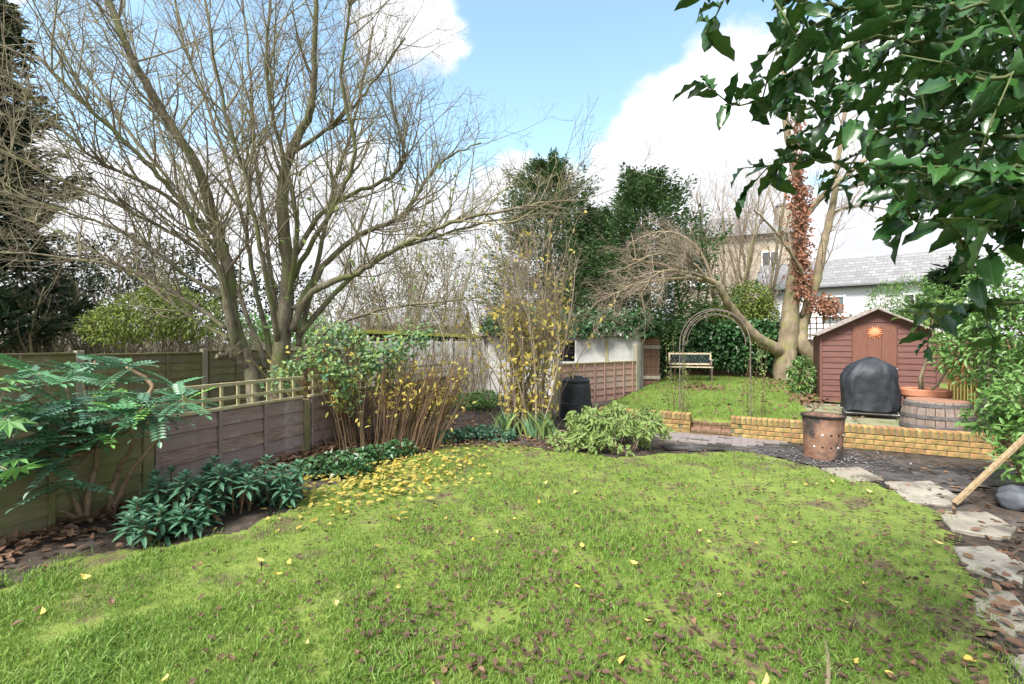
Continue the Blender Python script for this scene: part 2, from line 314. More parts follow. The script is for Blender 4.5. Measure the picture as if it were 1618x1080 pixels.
# brick pavers before the steps, and flagstones down the right side
pav_me = bevbox('paver', (.205, .098, .05), .005, PAVER, .002)
for i in range(-8, 3):
    for j in range(7):
        s = i * .213 + (j % 2) * .105 + .25; t = -.12 - j * .106
        if random.random() < .93 and s < .75 - j * .12: piece('paver', pav_me, path, S(s, t, -.004 + random.uniform(-.004, .006)), RV @ Matrix.Rotation(random.uniform(-.03, .03), 3, 'Z'))
def slabpoly(name, pts, th, mat_, parent):
    bm = bmesh.new(); c = sum((Vector(p) for p in pts), Vector()) / len(pts)
    vs_ = [bm.verts.new(Vector(p) - c) for p in pts]; f = bm.faces.new(vs_); f.normal_update()
    if f.normal.z < 0: f.normal_flip()
    r = bmesh.ops.extrude_face_region(bm, geom=[f]); 
    for v in [g for g in r['geom'] if isinstance(g, bmesh.types.BMVert)]: v.co.z += th
    bmesh.ops.recalc_face_normals(bm, faces=bm.faces[:])
    bmesh.ops.bevel(bm, geom=[e for e in bm.edges], offset=.008, segments=1, affect='EDGES')
    me = bpy.data.meshes.new(name); bm.to_mesh(me); bm.free(); me.materials.append(mat_); return piece(name, me, parent, c)
for q in ([(1395, 765), (1470, 762), (1520, 790), (1500, 800), (1440, 795)], [(1475, 808), (1560, 812), (1610, 835), (1590, 855), (1500, 840)],
          [(1508, 868), (1560, 866), (1625, 895), (1618, 925), (1530, 900)], [(1535, 930), (1600, 940), (1640, 985), (1600, 1010), (1545, 975)], [(1590, 1040), (1680, 1030), (1720, 1080), (1640, 1110)],
          [(1290, 742), (1360, 738), (1400, 757), (1340, 764)]):
    slabpoly('flagstone', [G(x + random.uniform(-5, 5), y + random.uniform(-2, 2)) + Vector((0, 0, -.03)) for x, y in q], .05, FLAG, path)
# ---- brick retaining wall
def brick_wall(label, s0, s1, ends):
    r = thing('brick_garden_wall', label, 'wall', S((s0 + s1) / 2, 0, -.03), 'low yellow brick walls edging the terrace')
    mb = MB(); mb.box(S((s0 + s1) / 2, .052, .09), (s1 - s0 - .012, .18, .26), RV); mb.box(S((s0 + s1) / 2, .052, .27), (s1 - s0 - .012, .19, .09), RV); mb.build('mortar', MORTAR, r)
    n = int((s1 - s0) / .0745)
    for i in range(n):
        piece('brick', cop_me, r, S(s0 + .034 + i * (s1 - s0 - .068) / (n - 1), .052, .278 + random.uniform(-.003, .003)), RV @ Matrix.Rotation(random.uniform(-.02, .02), 3, 'Z'))
    for c in range(3):
        m = int((s1 - s0) / .225); off = (.1125 if c % 2 else 0)
        for i in range(m + 1):
            x = s0 + .1075 + i * .225 + off - .056
            if x + .1075 > s1 + .01 or x - .1075 < s0 - .01: 
                x = min(max(x, s0 + .054), s1 - .054); piece('brick', half_me, r, S(x, 0, .183 - c * .075), RV); continue
            piece('brick', str_me, r, S(x, random.uniform(-.003, .003), .183 - c * .075), RV)
        if ends: piece('brick', head_me, r, S(s1 - .05 if ends > 0 else s0 + .05, .16, .183 - c * .075), RV)
    return r
cop_me = bevbox('brick_on_edge', (.065, .215, .1025), .006, BRICKY, .0025); str_me = bevbox('brick_stretcher', (.215, .1, .065), .006, BRICKY, .0025)
half_me = bevbox('brick_half', (.105, .1, .065), .006, BRICKY, .002); head_me = bevbox('brick_header', (.1, .105, .065), .006, BRICKY, .002)
brick_wall('long low yellow brick wall in front of the shed patio', 0.0, 3.3, 0)
brick_wall('short low yellow brick wall left of the steps', -2.2, -.62, 1)
st = thing('garden_steps', 'two dark red brick steps between the two low yellow walls', 'steps', S(-.3, .1, 0))
for k, (t, z) in enumerate(((.02, .05), (.30, .14))):
    for i in range(4): piece('brick', bevbox('step_brick', (.15, .28, .10), .008, REDB, .004), st, S(-.53 + i * .153, t, z + random.uniform(-.006, .006)), RV)
    mb = MB(); mb.box(S(-.3, t + .02, z / 2 - .05), (.6, .26, z - .01), RV); mb.build('step_core', MORTAR, st)
# ------------------------------------------------------------------ fences
def lap_panel(root, A, d, Rm, x0, x1, z0, z1, exposure, m, battens=(), post_m=None, cap=None, cap_m=None, side=1):
    n = max(2, int(round((z1 - z0) / exposure))); e = (z1 - z0) / n
    nrm = Vector((d.y, -d.x, 0)) * side
    for i in range(n):
        me = bevbox('board', (x1 - x0, .014, e + .022), .003, m, .002)
        Rb = Rm @ Matrix.Rotation(R(-7) * side, 3, 'X')
        piece('board', me, root, A + d * ((x0 + x1) / 2) + nrm * (.012 + random.uniform(-.003, .003)) + Vector((0, 0, z0 + (i + .5) * e)), Rb @ Matrix.Rotation(random.uniform(-.004, .004), 3, 'Y'))
    for b in battens:
        piece('batten', bevbox('batten', (.04, .02, z1 - z0), .004, m, .002), root, A + d * b + nrm * .036 + Vector((0, 0, (z0 + z1) / 2)), Rm)
    if cap: piece('capping', bevbox('capping', (x1 - x0, .06, .035), .006, cap_m, .002), root, A + d * ((x0 + x1) / 2) + nrm * .012 + Vector((0, 0, z1 + .018)), Rm)
def post(root, p, w, h, m, Rm, z0=0): piece('post', bevbox('post', (w, w, h), .008, m, .003), root, p + Vector((0, 0, z0 + h / 2)), Rm)
RX = RF @ Matrix.Rotation(R(90), 3, 'Z')                 # boards run along local x; turn them along the fence line
lf = thing('low_lap_fence', 'low lap fence with maroon and olive panels and trellis on top, left of the lawn', 'fence', FA)
for x0, x1, m, bt in ((-2.0, -.06, OLIVE, (-1.95, -1.35, -.7)), (.06, 1.9, MAROON, (.08, .72, 1.30)), (2.0, 3.9, MAROON, (2.05, 2.65, 3.3)), (4.0, 5.9, OLIVE, (4.6, 5.2))):
    lap_panel(lf, FA, FD, RX, x0, x1, .03, .80, .155, m, bt, cap=True, cap_m=PALEW)
for x in (0, 1.95, 3.95, 5.95): post(lf, FA + FD * x + FN * .0, .10, .90 if x == 0 else .84, OLIVE, RX, -.06)
for x0, x1 in ((.06, 1.9), (2.0, 3.9), (4.0, 5.9)):
    for z in (.93, 1.08): piece('trellis_rail', bevbox('trellis_rail', (x1 - x0, .022, .04), .003, PALEW, .001), lf, FA + FD * ((x0 + x1) / 2) + FN * .02 + Vector((0, 0, z)), RX)
    for k in range(int((x1 - x0) / .2)): piece('trellis_slat', bevbox('trellis_slat', (.035, .02, .27), .003, PALEW, .001), lf, FA + FD * (x0 + .1 + k * .2) + FN * .0 + Vector((0, 0, .965)), RX)
bf = thing('tall_lap_fence', 'weathered olive lap fence across the neighbouring garden behind the bare tree', 'fence', (-6.56, 6.9, -.1))
BA = Vector((-6.56, 6.9, 0))
for k in range(-2, 5):
    x0 = k * 1.93 + .06; lap_panel(bf, BA, FD, RX, x0, x0 + 1.82, -.1, 1.33 + (.03 if k % 2 else 0), .15, OLIVE, (x0 + .05, x0 + .62, x0 + 1.2), cap=True, cap_m=OLIVE)
    post(bf, BA + FD * (k * 1.93) + FN * .01, .10, 1.52, GREYW, RX, -.1)
# low panel by the compost bin
A3 = Vector((.95, 9.6, 0)); d3 = (Vector((3.05, 11.3, 0)) - A3).normalized(); R3 = Matrix.Rotation(math.atan2(d3.y, d3.x), 3, 'Z')
pf = thing('low_panel_fence', 'pinkish brown low lap panel behind the black compost bin', 'fence', A3)
PINKW = mat('wood_pink', (.30, .17, .13), (.44, .27, .21), 7, .85, .3, stretch=(1, 1, 8), rand='object', c3=(.36, .25, .20))
lap_panel(pf, A3, d3, R3, .05, 2.7, .2, 1.06, .15, PINKW, (.1, .45, .8, 1.15, 1.5, 1.85, 2.2, 2.55), cap=True, cap_m=PALEW)
post(pf, A3, .11, 1.32, GREYW, R3, -.03); post(pf, A3 + d3 * 2.76, .11, 1.5, GREYW, R3, 0)
# ------------------------------------------------------------------ outbuildings
def wallbox(mb, a, b, z0, z1, th):                         # upright wall from a to b
    d = (b - a); L_ = d.length; m = Matrix.Rotation(math.atan2(d.y, d.x), 3, 'Z'); c = (a + b) / 2; mb.box((c.x, c.y, (z0 + z1) / 2), (L_, th, z1 - z0), m)
cg = thing('concrete_garage', 'grey concrete panel garage with mossy roof edge beyond the brown stems', 'garage', P(690, 610, 14.2))
ca, cb = Vector((-4.0, 12.7, 0)), Vector((-.85, 14.2, 0)); cd = (cb - ca).normalized(); RC = Matrix.Rotation(math.atan2(cd.y, cd.x), 3, 'Z')
for k in range(6):
    for j in range(4):
        piece('panel', bevbox('panel', (.53, .06, .41), .008, CONC, .002), cg, ca + cd * (.3 + k * .6) + Vector((0, 0, .1 + j * .42)), RC)
    piece('post', bevbox('post', (.075, .12, 1.75), .006, CONC, .002), cg, ca + cd * (k * .6) + Vector((0, 0, .775)), RC)
piece('post', bevbox('post', (.12, .14, 1.82), .006, CONC, .002), cg, cb + Vector((0, 0, .82)), RC)
mb = MB(); m_ = ca.lerp(cb, .5); mb.box((m_.x - .9, m_.y + 1.9, .75), (3.4, 3.6, 1.6), RC); mb.build('side_wall', CONC, cg)
mb = MB(); mb.box((m_.x - .9, m_.y + 1.85, 1.78), (3.9, 4.1, .1), RC @ Matrix.Rotation(R(2), 3, 'Y')); mb.build('roof', MOSS, cg)
wg = thing('white_garage', 'white rendered garage with small black window under a roof of ivy', 'garage', (1.6, 13.4, 0))
wa, wb = Vector((-.7, 13.55, 0)), Vector((3.7, 13.25, 0)); wd = (wb - wa).normalized(); RW = Matrix.Rotation(math.atan2(wd.y, wd.x), 3, 'Z')
mb = MB(); wx = 2.05                                         # the wall is built round the window opening
for x0, x1, z0, z1 in ((0, wx, -.1, 1.72), (wx + .5, 4.4, -.1, 1.72), (wx, wx + .5, -.1, .98), (wx, wx + .5, 1.58, 1.72)): wallbox(mb, wa + wd * x0, wa + wd * x1, z0, z1, .14)
for x in (0, 4.4): mb.box(wa + wd * x + Vector((0, 1.6, .81)), (.14, 3.06, 1.82))
mb.build('wall', RENDER, wg)
mb = MB(); mb.box(wa + wd * (wx + .25) + Vector((0, .35, 1.2)), (.7, .02, .9), RW); mb.build('window', BLACK, wg)
for x in (wx - .02, wx + .52): piece('window_frame', bevbox('window_frame', (.05, .17, .66), .004, WHITE), wg, wa + wd * x + Vector((0, -.01, 1.28)), RW)
for x in (.9, 3.45): piece('batten', bevbox('batten', (.09, .03, 1.7), .005, PALEW), wg, wa + wd * x + Vector((0, -.09, .78)), RW)
mb = MB(); mb.box(wa + wd * 2.2 + Vector((0, 1.55, 1.78)), (4.8, 3.5, .1), RW); mb.build('roof', FELT, wg)
gt = thing('wooden_gate', 'old brown plank gate beside the right end of the white garage', 'gate', (4.05, 13.5, .2))
for k in range(4): piece('plank', bevbox('plank', (.13, .03, 1.55), .004, REDB, .002), gt, (3.9 + k * .135, 13.5, .95 + random.uniform(-.02, .02)))
for z in (.5, 1.4): piece('ledge', bevbox('ledge', (.56, .03, .1), .004, GREYW, .002), gt, (4.1, 13.465, z))
post(gt, Vector((3.83, 13.5, 0)), .1, 1.7, GREYW, Matrix.Identity(3), .1)
# back boundary wall
bw = thing('boundary_wall', 'old red brick boundary wall behind the bench mostly under ivy', 'wall', S(-.5, 8.9, .3))
mb = MB(); wallbox(mb, S(-2.6, 8.9), S(6.5, 8.9), 0, 1.55, .24); ob = mb.build('wall', REDB, bw)
mb = MB(); wallbox(mb, S(-2.6, 8.9), S(6.5, 8.9), 1.553, 1.62, .3); mb.build('coping', REDB, bw)
# trellis panel near the shed
tp = thing('trellis_panel', 'dark square trellis behind the thick tan tree left of the shed', 'trellis', S(2.0, 8.6, .4))
for k in range(8): piece('trellis_slat', bevbox('trellis_slat', (.03, .02, 1.0), 0, IRON), tp, S(1.7 + k * .17, 8.62, 1.25 + .6), RV)
for k in range(6): piece('trellis_rail', bevbox('trellis_rail', (1.3, .02, .03), 0, IRON), tp, S(2.3, 8.6, 1.45 + k * .17), RV)
for s_ in (1.7, 2.9): post(tp, S(s_, 8.66), .07, 2.1, IRON, RV, .3)
# ------------------------------------------------------------------ houses
def window(root, c, w, h, Rm, bars=True):
    wn = MB(); wn.box(c, (w, .06, h), Rm); o = wn.build('window', GLASS, root)
    for sx in (-1, 1): piece('frame', bevbox('frame', (.07, .12, h + .14), 0, WHITE), o, Vector(c) + Rm @ Vector((sx * w / 2, -.02, 0)), Rm)
    for sz in (-1, 0, 1): piece('frame', bevbox('frame', (w, .11, .06), 0, WHITE), o, Vector(c) + Rm @ Vector((0, -.02, sz * h / 2)), Rm)
    piece('frame', bevbox('frame', (.04, .1, h), 0, WHITE), o, Vector(c) + Rm @ Vector((0, -.02, 0)), Rm)
    piece('sill', bevbox('sill', (w + .3, .2, .08), 0, WHITE), o, Vector(c) + Rm @ Vector((0, -.05, -h / 2 - .09)), Rm)
ct = thing('white_cottage', 'white rendered cottage with slate roof behind the shed', 'house', (13, 18.6, 0))
h0, h1 = Vector((11.1, 20.4, 0)), Vector((16.6, 16.4, 0)); hd = (h1 - h0).normalized(); RH = Matrix.Rotation(math.atan2(hd.y, hd.x), 3, 'Z'); hn = Vector((-hd.y, hd.x, 0)); HL = (h1 - h0).length
mb = MB(); c = (h0 + h1) / 2 + hn * 2; mb.box((c.x, c.y, 1.9), (HL, 4, 3.9), RH); mb.build('wall', COTT, ct)
def roof(root, a, b, n, depth, z0, z1, over, m, name='roof', th=.1):
    d = (b - a).normalized(); a_ = a - d * over; b_ = b + d * over; v = []
    for p in (a_, b_):
        for off, z in ((-over, z0), (depth / 2, z1), (depth + over, z0)): q = p + n * off; v += [(q.x, q.y, z), (q.x, q.y, z - th)]
    T = []
    def quad(i, j, k, l): T.extend([(i, j, k), (i, k, l)])
    quad(0, 6, 8, 2); quad(2, 8, 10, 4); quad(1, 3, 9, 7); quad(3, 5, 11, 9); quad(0, 1, 7, 6); quad(4, 10, 11, 5); quad(0, 2, 3, 1); quad(2, 4, 5, 3); quad(6, 7, 9, 8); quad(8, 9, 11, 10)
    w = MB(); w.add(v, T); return w.build(name, m, root)
def brickify(m, bw_, bh, mort, sc=1.0):
    nt = m.node_tree; N = nt.nodes; L = nt.links; b = N['Principled BSDF']; src = b.inputs['Base Color'].links[0].from_socket
    tc = N.new('ShaderNodeTexCoord'); sp = N.new('ShaderNodeSeparateXYZ'); cb_ = N.new('ShaderNodeCombineXYZ'); L.new(tc.outputs['Object'], sp.inputs[0])
    ad = N.new('ShaderNodeMath'); ad.operation = 'SUBTRACT'; L.new(sp.outputs[0], ad.inputs[0]); L.new(sp.outputs[1], ad.inputs[1])
    L.new(ad.outputs[0], cb_.inputs[0]); L.new(sp.outputs[2], cb_.inputs[1])
    t = N.new('ShaderNodeTexBrick'); t.inputs['Scale'].default_value = 1; t.inputs['Brick Width'].default_value = bw_; t.inputs['Row Height'].default_value = bh
    t.inputs['Mortar Size'].default_value = mort; t.inputs['Color1'].default_value = (1, 1, 1, 1); t.inputs['Color2'].default_value = (.72, .72, .72, 1); t.inputs['Mortar'].default_value = (.5, .5, .5, 1)
    L.new(cb_.outputs[0], t.inputs['Vector']); mx = N.new('ShaderNodeMix'); mx.data_type = 'RGBA'; mx.blend_type = 'MULTIPLY'; mx.inputs[0].default_value = 1
    L.new(src, mx.inputs[6]); L.new(t.outputs['Color'], mx.inputs[7]); L.new(mx.outputs[2], b.inputs['Base Color'])
brickify(SLATE, .38, .14, .012); brickify(TANB, .3, .075, .01); brickify(REDB, .3, .075, .01)
roof(ct, h0, h1, hn, 4, 3.86, 5.25, .25, SLATE)
mb = MB(); mb.tube([h0 - hn * .3 + Vector((0, 0, 3.8)), h1 - hn * .3 + Vector((0, 0, 3.8))], .06, sides=8); mb.build('gutter', BLACK, ct)
for x, z, w, h in ((2.75, 3.05, .62, .75), (1.35, 2.1, .5, .9), (5.2, 3.0, .62, .75)): q = h0 + hd * x - hn * .02; window(ct, (q.x, q.y, z), w, h, RH)
tb = thing('tan_brick_house', 'tall tan brick house with hipped slate roof behind the bare trees', 'house', (12.3, 26, 0))
g0, g1 = Vector((9.3, 26.2, 0)), Vector((14.9, 24.2, 0)); gd = (g1 - g0).normalized(); RG = Matrix.Rotation(math.atan2(gd.y, gd.x), 3, 'Z'); gn = Vector((-gd.y, gd.x, 0)); GL = (g1 - g0).length
mb = MB(); c = (g0 + g1) / 2 + gn * 3; mb.box((c.x, c.y, 3.7), (GL, 6, 7.4), RG); mb.build('wall', TANB, tb)
mb = MB(); vv = []
for a, b, z in ((-.35, -.35, 7.35), (GL + .35, -.35, 7.35), (GL + .35, 6.35, 7.35), (-.35, 6.35, 7.35), (2.4, 3, 9.2), (GL - 2.4, 3, 9.2)): q = g0 + gd * a + gn * b; vv.append((q.x, q.y, z))
mb.add(vv, [(0, 1, 5), (0, 5, 4), (1, 2, 5), (2, 3, 4), (2, 4, 5), (3, 0, 4), (0, 2, 1), (0, 3, 2)]); mb.build('roof', SLATE, tb)
q = g0 + gd * (GL - .1) + gn * 1.2; ch = MB(); ch.box((q.x, q.y, 5.0), (.9, 1.2, 8.0), RG); co = ch.build('chimney', TANB, tb); cp = MB(); cp.box((q.x, q.y, 9.06), (1.02, 1.32, .12), RG); cp.build('chimney_cap', SLATE, co)
for x in (1.3, 4.9):
    q = g0 + gd * x - gn * .02
    for z in (2.2, 5.6): window(tb, (q.x, q.y, z), .8, 1.6, RG)
fh = thing('far_brick_house', 'far red brick house barely seen through the twigs at centre left', 'house', (-7, 30, 0))
mb = MB(); mb.box((-7, 33, 1.3), (7, 6, 2.8)); mb.build('wall', REDB, fh); roof(fh, Vector((-10.5, 30, 0)), Vector((-3.5, 30, 0)), Vector((0, 1, 0)), 6, 2.7, 4.0, .3, SLATE)
for x in (-9, -7, -5): window(fh, (x, 29.98, 1.5), .9, 1.2, Matrix.Identity(3))
# ------------------------------------------------------------------ shed
sh = thing('garden_shed', 'small maroon timber shed with apex roof on the patio', 'shed', S(2.5, 3.3, .27))
SX0, SX1, ST, zb, ze, za = 1.56, 3.44, 3.27, .30, 1.70, 2.19; SM = (SX0 + SX1) / 2; dz0, dz1 = SM - .40, SM + .33
mb = MB()                                                   # shell behind the boards
A_ = [S(SX0 + .02, ST + .03), S(SX1 - .02, ST + .03), S(SX1 - .02, ST + 1.5), S(SX0 + .02, ST + 1.5)]
vs2 = [(p.x, p.y, z) for z in (zb, ze - .03) for p in A_]; m0 = S(SM, ST + .03); m1 = S(SM, ST + 1.5); vs2 += [(m0.x, m0.y, za - .04), (m1.x, m1.y, za - .04)]
mb.add(vs2, [(0, 1, 5), (0, 5, 4), (1, 2, 6), (1, 6, 5), (2, 3, 7), (2, 7, 6), (3, 0, 4), (3, 4, 7), (4, 5, 8), (6, 7, 9), (5, 6, 9), (5, 9, 8), (7, 4, 8), (7, 8, 9)]); mb.build('shell', SHEDW, sh)
e = .118; n = int((za - zb) / e) + 1
for i in range(n):
    z = zb + (i + .5) * e; top = z + e / 2
    if top < ze + .05: spans = ((SX0, dz0), (dz1, SX1)) if z < 1.95 else ()
    else:
        hw = (SX1 - SX0) / 2 * max(0, (za - z) / (za - ze)); spans = ((SM - hw, dz0), (dz1, SM + hw)) if z < 1.88 else ((SM - hw, SM + hw),)
    for a, b in spans:
        if b - a < .06: continue
        piece('board', bevbox('board', (b - a, .018, e + .012), .003, SHEDW, .001), sh, S((a + b) / 2, ST + .004, z), RV @ Matrix.Rotation(R(-7), 3, 'X'))
for a in (SX0 + .012, SX1 - .012): piece('corner_trim', bevbox('corner_trim', (.045, .05, ze - zb), .004, SHEDW), sh, S(a, ST - .012, (zb + ze) / 2), RV)
dr = MB(); dr.box(S((dz0 + dz1) / 2, ST + .006, (zb + 1.88) / 2 + .02), (dz1 - dz0 - .01, .012, 1.88 - zb - .04), RV); door = dr.build('door', DOORW, sh)
for k in range(3): w_ = (dz1 - dz0 - .03) / 3; piece('plank', bevbox('plank', (w_ - .003, .016, 1.55), .002, DOORW, .0006), door, S(dz0 + .015 + w_ * (k + .5), ST - .01, zb + .80), RV)
piece('latch', bevbox('latch', (.09, .02, .025), .003, STEEL), door, S(dz0 + .03, ST - .028, 1.02), RV); piece('padlock', bevbox('padlock', (.04, .025, .05), .006, STEEL), door, S(dz0 + .05, ST - .04, .985), RV)
piece('hinge', bevbox('hinge', (.12, .012, .02), .002, STEEL), door, S(dz1 - .06, ST - .026, 1.02), RV)
sl = math.atan2(za - ze, (SX1 - SX0) / 2); rl = (SX1 - SX0) / 2 / math.cos(sl) + .1
for sgn in (-1, 1):
    c = S(SM + sgn * (SX1 - SX0) / 4 * 1.05, ST + .7, (za + ze) / 2 + .012)
    piece('roof_slope', bevbox('roof_slope', (rl, 1.75, .03), .004, FELT, .002), sh, c, RV @ Matrix.Rotation(sgn * sl, 3, 'Y'))
    piece('bargeboard', bevbox('bargeboard', (rl, .02, .07), .003, SHEDW, .001), sh, S(SM + sgn * (SX1 - SX0) / 4 * 1.03, ST - .02, (za + ze) / 2 - .028), RV @ Matrix.Rotation(sgn * sl, 3, 'Y'))
so = thing('sun_ornament', 'orange clay sun face ornament hung on the shed door', 'ornament', S(SM - .03, ST - .05, 1.74))
mb = MB(); mb.lathe((0, 0, 0), [(.0, .035), (.04, .032), (.075, .018), (.085, 0), (.0, -.005)], 20)
V0 = np.concatenate(mb.V) ; mb2 = MB(); Mx = np.array(RV @ Matrix.Rotation(R(90), 3, 'X')); cso = np.array(S(SM - .03, ST - .03, 1.74)); mb2.add(V0 @ Mx.T + cso, np.concatenate(mb.T)); mb2.build('face', ORANGE, so)
for k in range(18):
    a = k / 18 * 2 * math.pi; ray = MB(); ray.add([(-.016, 0, .07), (.016, 0, .07), (0, -.012, .07), (.004 * (k % 2), 0, .15 if k % 2 else .13)], [(0, 1, 2), (0, 2, 3), (2, 1, 3), (1, 0, 3)])
    Vr = np.concatenate(ray.V) @ np.array(Matrix.Rotation(a, 3, 'Y')).T @ np.array(RV).T + cso; m3 = MB(); m3.add(Vr, ray.T[0]); m3.build('ray', ORANGE, so)
# ------------------------------------------------------------------ covered barbecue
bb = S(2.08, 1.55, .27); bq = thing('covered_barbecue', 'kettle barbecue trolley under a black fabric cover before the shed door', 'barbecue', bb)
mb = MB(); n = 48; rows = []
prof = [(0, .13, 1), (.10, .125, 1), (.3, .115, 1), (.52, .10, .99), (.62, .085, .97), (.70, .05, .93), (.77, -.03, .84), (.83, -.10, .70), (.88, -.17, .52), (.92, -.25, .33), (.945, -.31, .18), (.952, -.40, .0)]
th = np.arange(n) / n * 2 * math.pi
for z, ex, sc in prof:
    c_, s_ = np.cos(th), np.sin(th); pw = .55 if z < .7 else .75
    x = np.sign(c_) * np.abs(c_) ** pw * .385 * sc; y = np.sign(s_) * np.abs(s_) ** pw * .30 * sc
    f = 1 + (.03 * np.sin(th * 9 + z * 5) + .025 * np.sin(th * 15 - z * 12 + 1) + .02 * np.sin(z * 26 + th * 2)) * (1 if z < .8 else .5)
    zz = .13 + z * .93 + (.012 * np.sin(th * 6 + 1) if z == 0 else 0) + .012 * np.sin(th * 4 + z * 20) * (z > .6)
    rows.append(np.stack([x * f + .02 * np.sin(z * 9), y * f, zz + 0 * x], 1))
V_ = np.concatenate(rows) @ np.array(RV).T + np.array(bb); T_ = []
for i in range(len(prof) - 1):
    for j in range(n): k = (j + 1) % n; a = i * n; T_ += [(a + j, a + k, a + n + k), (a + j, a + n + k, a + n + j)]
mb.add(V_, T_); mb.build('cover', COVER, bq, smooth=True)
mb = MB()
mb.box(bb + Vector((0, 0, .17)), (.68, .44, .16), RV); mb.build('cabinet', BLACK, bq)
for sx in (-1, 1):
    w = MB(); c = bb + RV @ Vector((sx * .385, -.2, .075)); w.lathe((0, 0, 0), [(.0, -.02), (.055, -.02), (.075, -.012), (.075, .012), (.055, .02), (0, .02)], 18)
    V1 = np.concatenate(w.V) @ np.array(RV @ Matrix.Rotation(R(90), 3, 'Y')).T + np.array(c); w2 = MB(); w2.add(V1, np.concatenate(w.T)); w2.build('wheel', BLACK, bq)
    lg = MB(); lg.tube([bb + RV @ Vector((sx * .32, .2, 0.0)), bb + RV @ Vector((sx * .32, .2, .2))], .015); lg.build('leg', STEEL, bq)
mb = MB(); mb.tube([bb + RV @ Vector((-.385, -.2, .075)), bb + RV @ Vector((.385, -.2, .075))], .01, sides=8); mb.build('axle', STEEL, bq)
# ------------------------------------------------------------------ half barrel
bc = S(2.72, .66, .27); ba = thing('half_barrel', 'upturned oak half barrel with brown lid right of the covered barbecue', 'barrel', bc)
NS = 24
for k in range(NS):
    a0 = (k + .04) / NS * 2 * math.pi; a1 = (k + .96) / NS * 2 * math.pi; v = []; rr = random.uniform(-.004, .004)
    for z, r in ((0, .42), (.11, .416), (.23, .402), (.34, .378), (.42, .352)):
        for a, q in ((a0, r + rr), (a1, r + rr), (a1, r - .03), (a0, r - .03)): v.append((bc.x + math.cos(a) * q, bc.y + math.sin(a) * q, bc.z + z))
    T = []
    for i in range(4):
        for j in range(4): l = (j + 1) % 4; b0 = i * 4; T += [(b0 + j, b0 + l, b0 + 4 + l), (b0 + j, b0 + 4 + l, b0 + 4 + j)]
    T += [(0, 3, 2), (0, 2, 1), (16, 17, 18), (16, 18, 19)]; w = MB(); w.add(v, T); w.build('stave', STAVE, ba)
for z, r in ((.05, .421), (.20, .410), (.365, .376)):
    w = MB(); w.lathe(bc, [(r - .01, z - .025), (r + .008, z - .025), (r + .004 - .004, z + .025), (r - .02, z + .025)], 40); w.build('hoop', HOOP, ba)
for k in range(5):
    x0 = -.345 + k * .138; x1 = x0 + .135; v = []
    for x in np.linspace(x0, x1, 4): yy = math.sqrt(max(.347 ** 2 - min(abs(x), .345) ** 2, .0004)); v += [(x, -yy, .425), (x, yy, .425), (x, -yy, .40), (x, yy, .40)]
    v = np.array(v) @ np.array(RV).T + np.array(bc); T = []
    for i in range(3): b0 = i * 4; T += [(b0, b0 + 4, b0 + 5), (b0, b0 + 5, b0 + 1), (b0, b0 + 2, b0 + 6), (b0, b0 + 6, b0 + 4), (b0 + 1, b0 + 5, b0 + 7), (b0 + 1, b0 + 7, b0 + 3)]
    w = MB(); w.add(v, T); w.build('lid_plank', BHEAD, ba)
# ------------------------------------------------------------------ terracotta pot with bare stems
pc = S(2.80, 1.5, .27); pt = thing('terracotta_pot', 'wide terracotta pot behind the half barrel', 'pot', pc)
mb = MB(); mb.lathe(pc, [(0, 0), (.20, 0), (.25, .28), (.275, .38), (.31, .39), (.325, .42), (.325, .50), (.30, .52), (.275, .50), (.27, .44), (0, .43)], 40); mb.build('bowl', TERRA, pt, smooth=False)
mb = MB(); mb.lathe(pc, [(0, .46), (.271, .452)], 24); mb.build('earth', SOIL, pt)
bs = thing('potted_shrub', 'leggy pale stemmed shrub growing in the terracotta pot', 'shrub', pc + Vector((0, 0, .46)))
mb = MB(); p0 = pc + Vector((0, 0, .44))
def rel(x, y, z): return p0 + RV @ Vector((x, y, z))
mb.tube([rel(-.05, 0, 0), rel(-.06, 0, .25), rel(.02, 0, .55), rel(.10, -.02, .95), rel(.08, -.03, 1.2), rel(.1, 0, 1.35)], .028, .014, 8); mb.tube([rel(.02, 0, 0), rel(.14, -.05, .15), rel(.25, -.08, .4), rel(.33, -.1, .62), rel(.42, -.1, 1.0)], .022, .012, 8)
mb.tube([rel(.0, .05, 0), rel(-.02, .1, .2), rel(.0, .05, .28)], .02, .018, 7); mb.build('stem', BARK2, bs, smooth=True)
mb = MB(); N_ = 90; pos = np.array(rel(.2, -.05, 1.25)) + rng.normal(0, 1, (N_, 3)) * (.22, .2, .12); d = rng.normal(0, 1, (N_, 3)) * (1, 1, .4); mb.leaves(pos, d, np.tile((0, 0, 1.), (N_, 1)), .17, .09, hexa=True, droop=.3); mb.build('foliage', PALEG, bs)
# ------------------------------------------------------------------ fire bin
fc = Vector((4.16, 6.1, .0)); fb = thing('fire_bin', 'rusty open steel fire bin with scorched base standing in ash', 'bin', fc)
mb = MB(); mb.lathe(fc, [(.0, .03), (.212, .03), (.212, .0), (.218, .0), (.222, .2), (.231, .4), (.24, .55), (.248, .556), (.25, .575), (.238, .575), (.226, .54), (.205, .06), (0, .06)], 40, wob=lambda t, z: .012 * np.sin(t * 3 + z * 8) + .006 * np.sin(t * 7)); mb.build('drum', RUST, fb, smooth=False)
mb = MB(); mb.lathe(fc, [(0, .30), (.205, .28)], 24); mb.build('ash_fill', SOOT, fb)
mb = MB(); mb.lathe(fc, [(.252, .552), (.258, .565), (.252, .582), (.242, .582), (.236, .565)], 40, wob=lambda t, z: .012 * np.sin(t * 3 + .57 * 8) + .006 * np.sin(t * 7)); mb.build('rim', SOOT, fb)
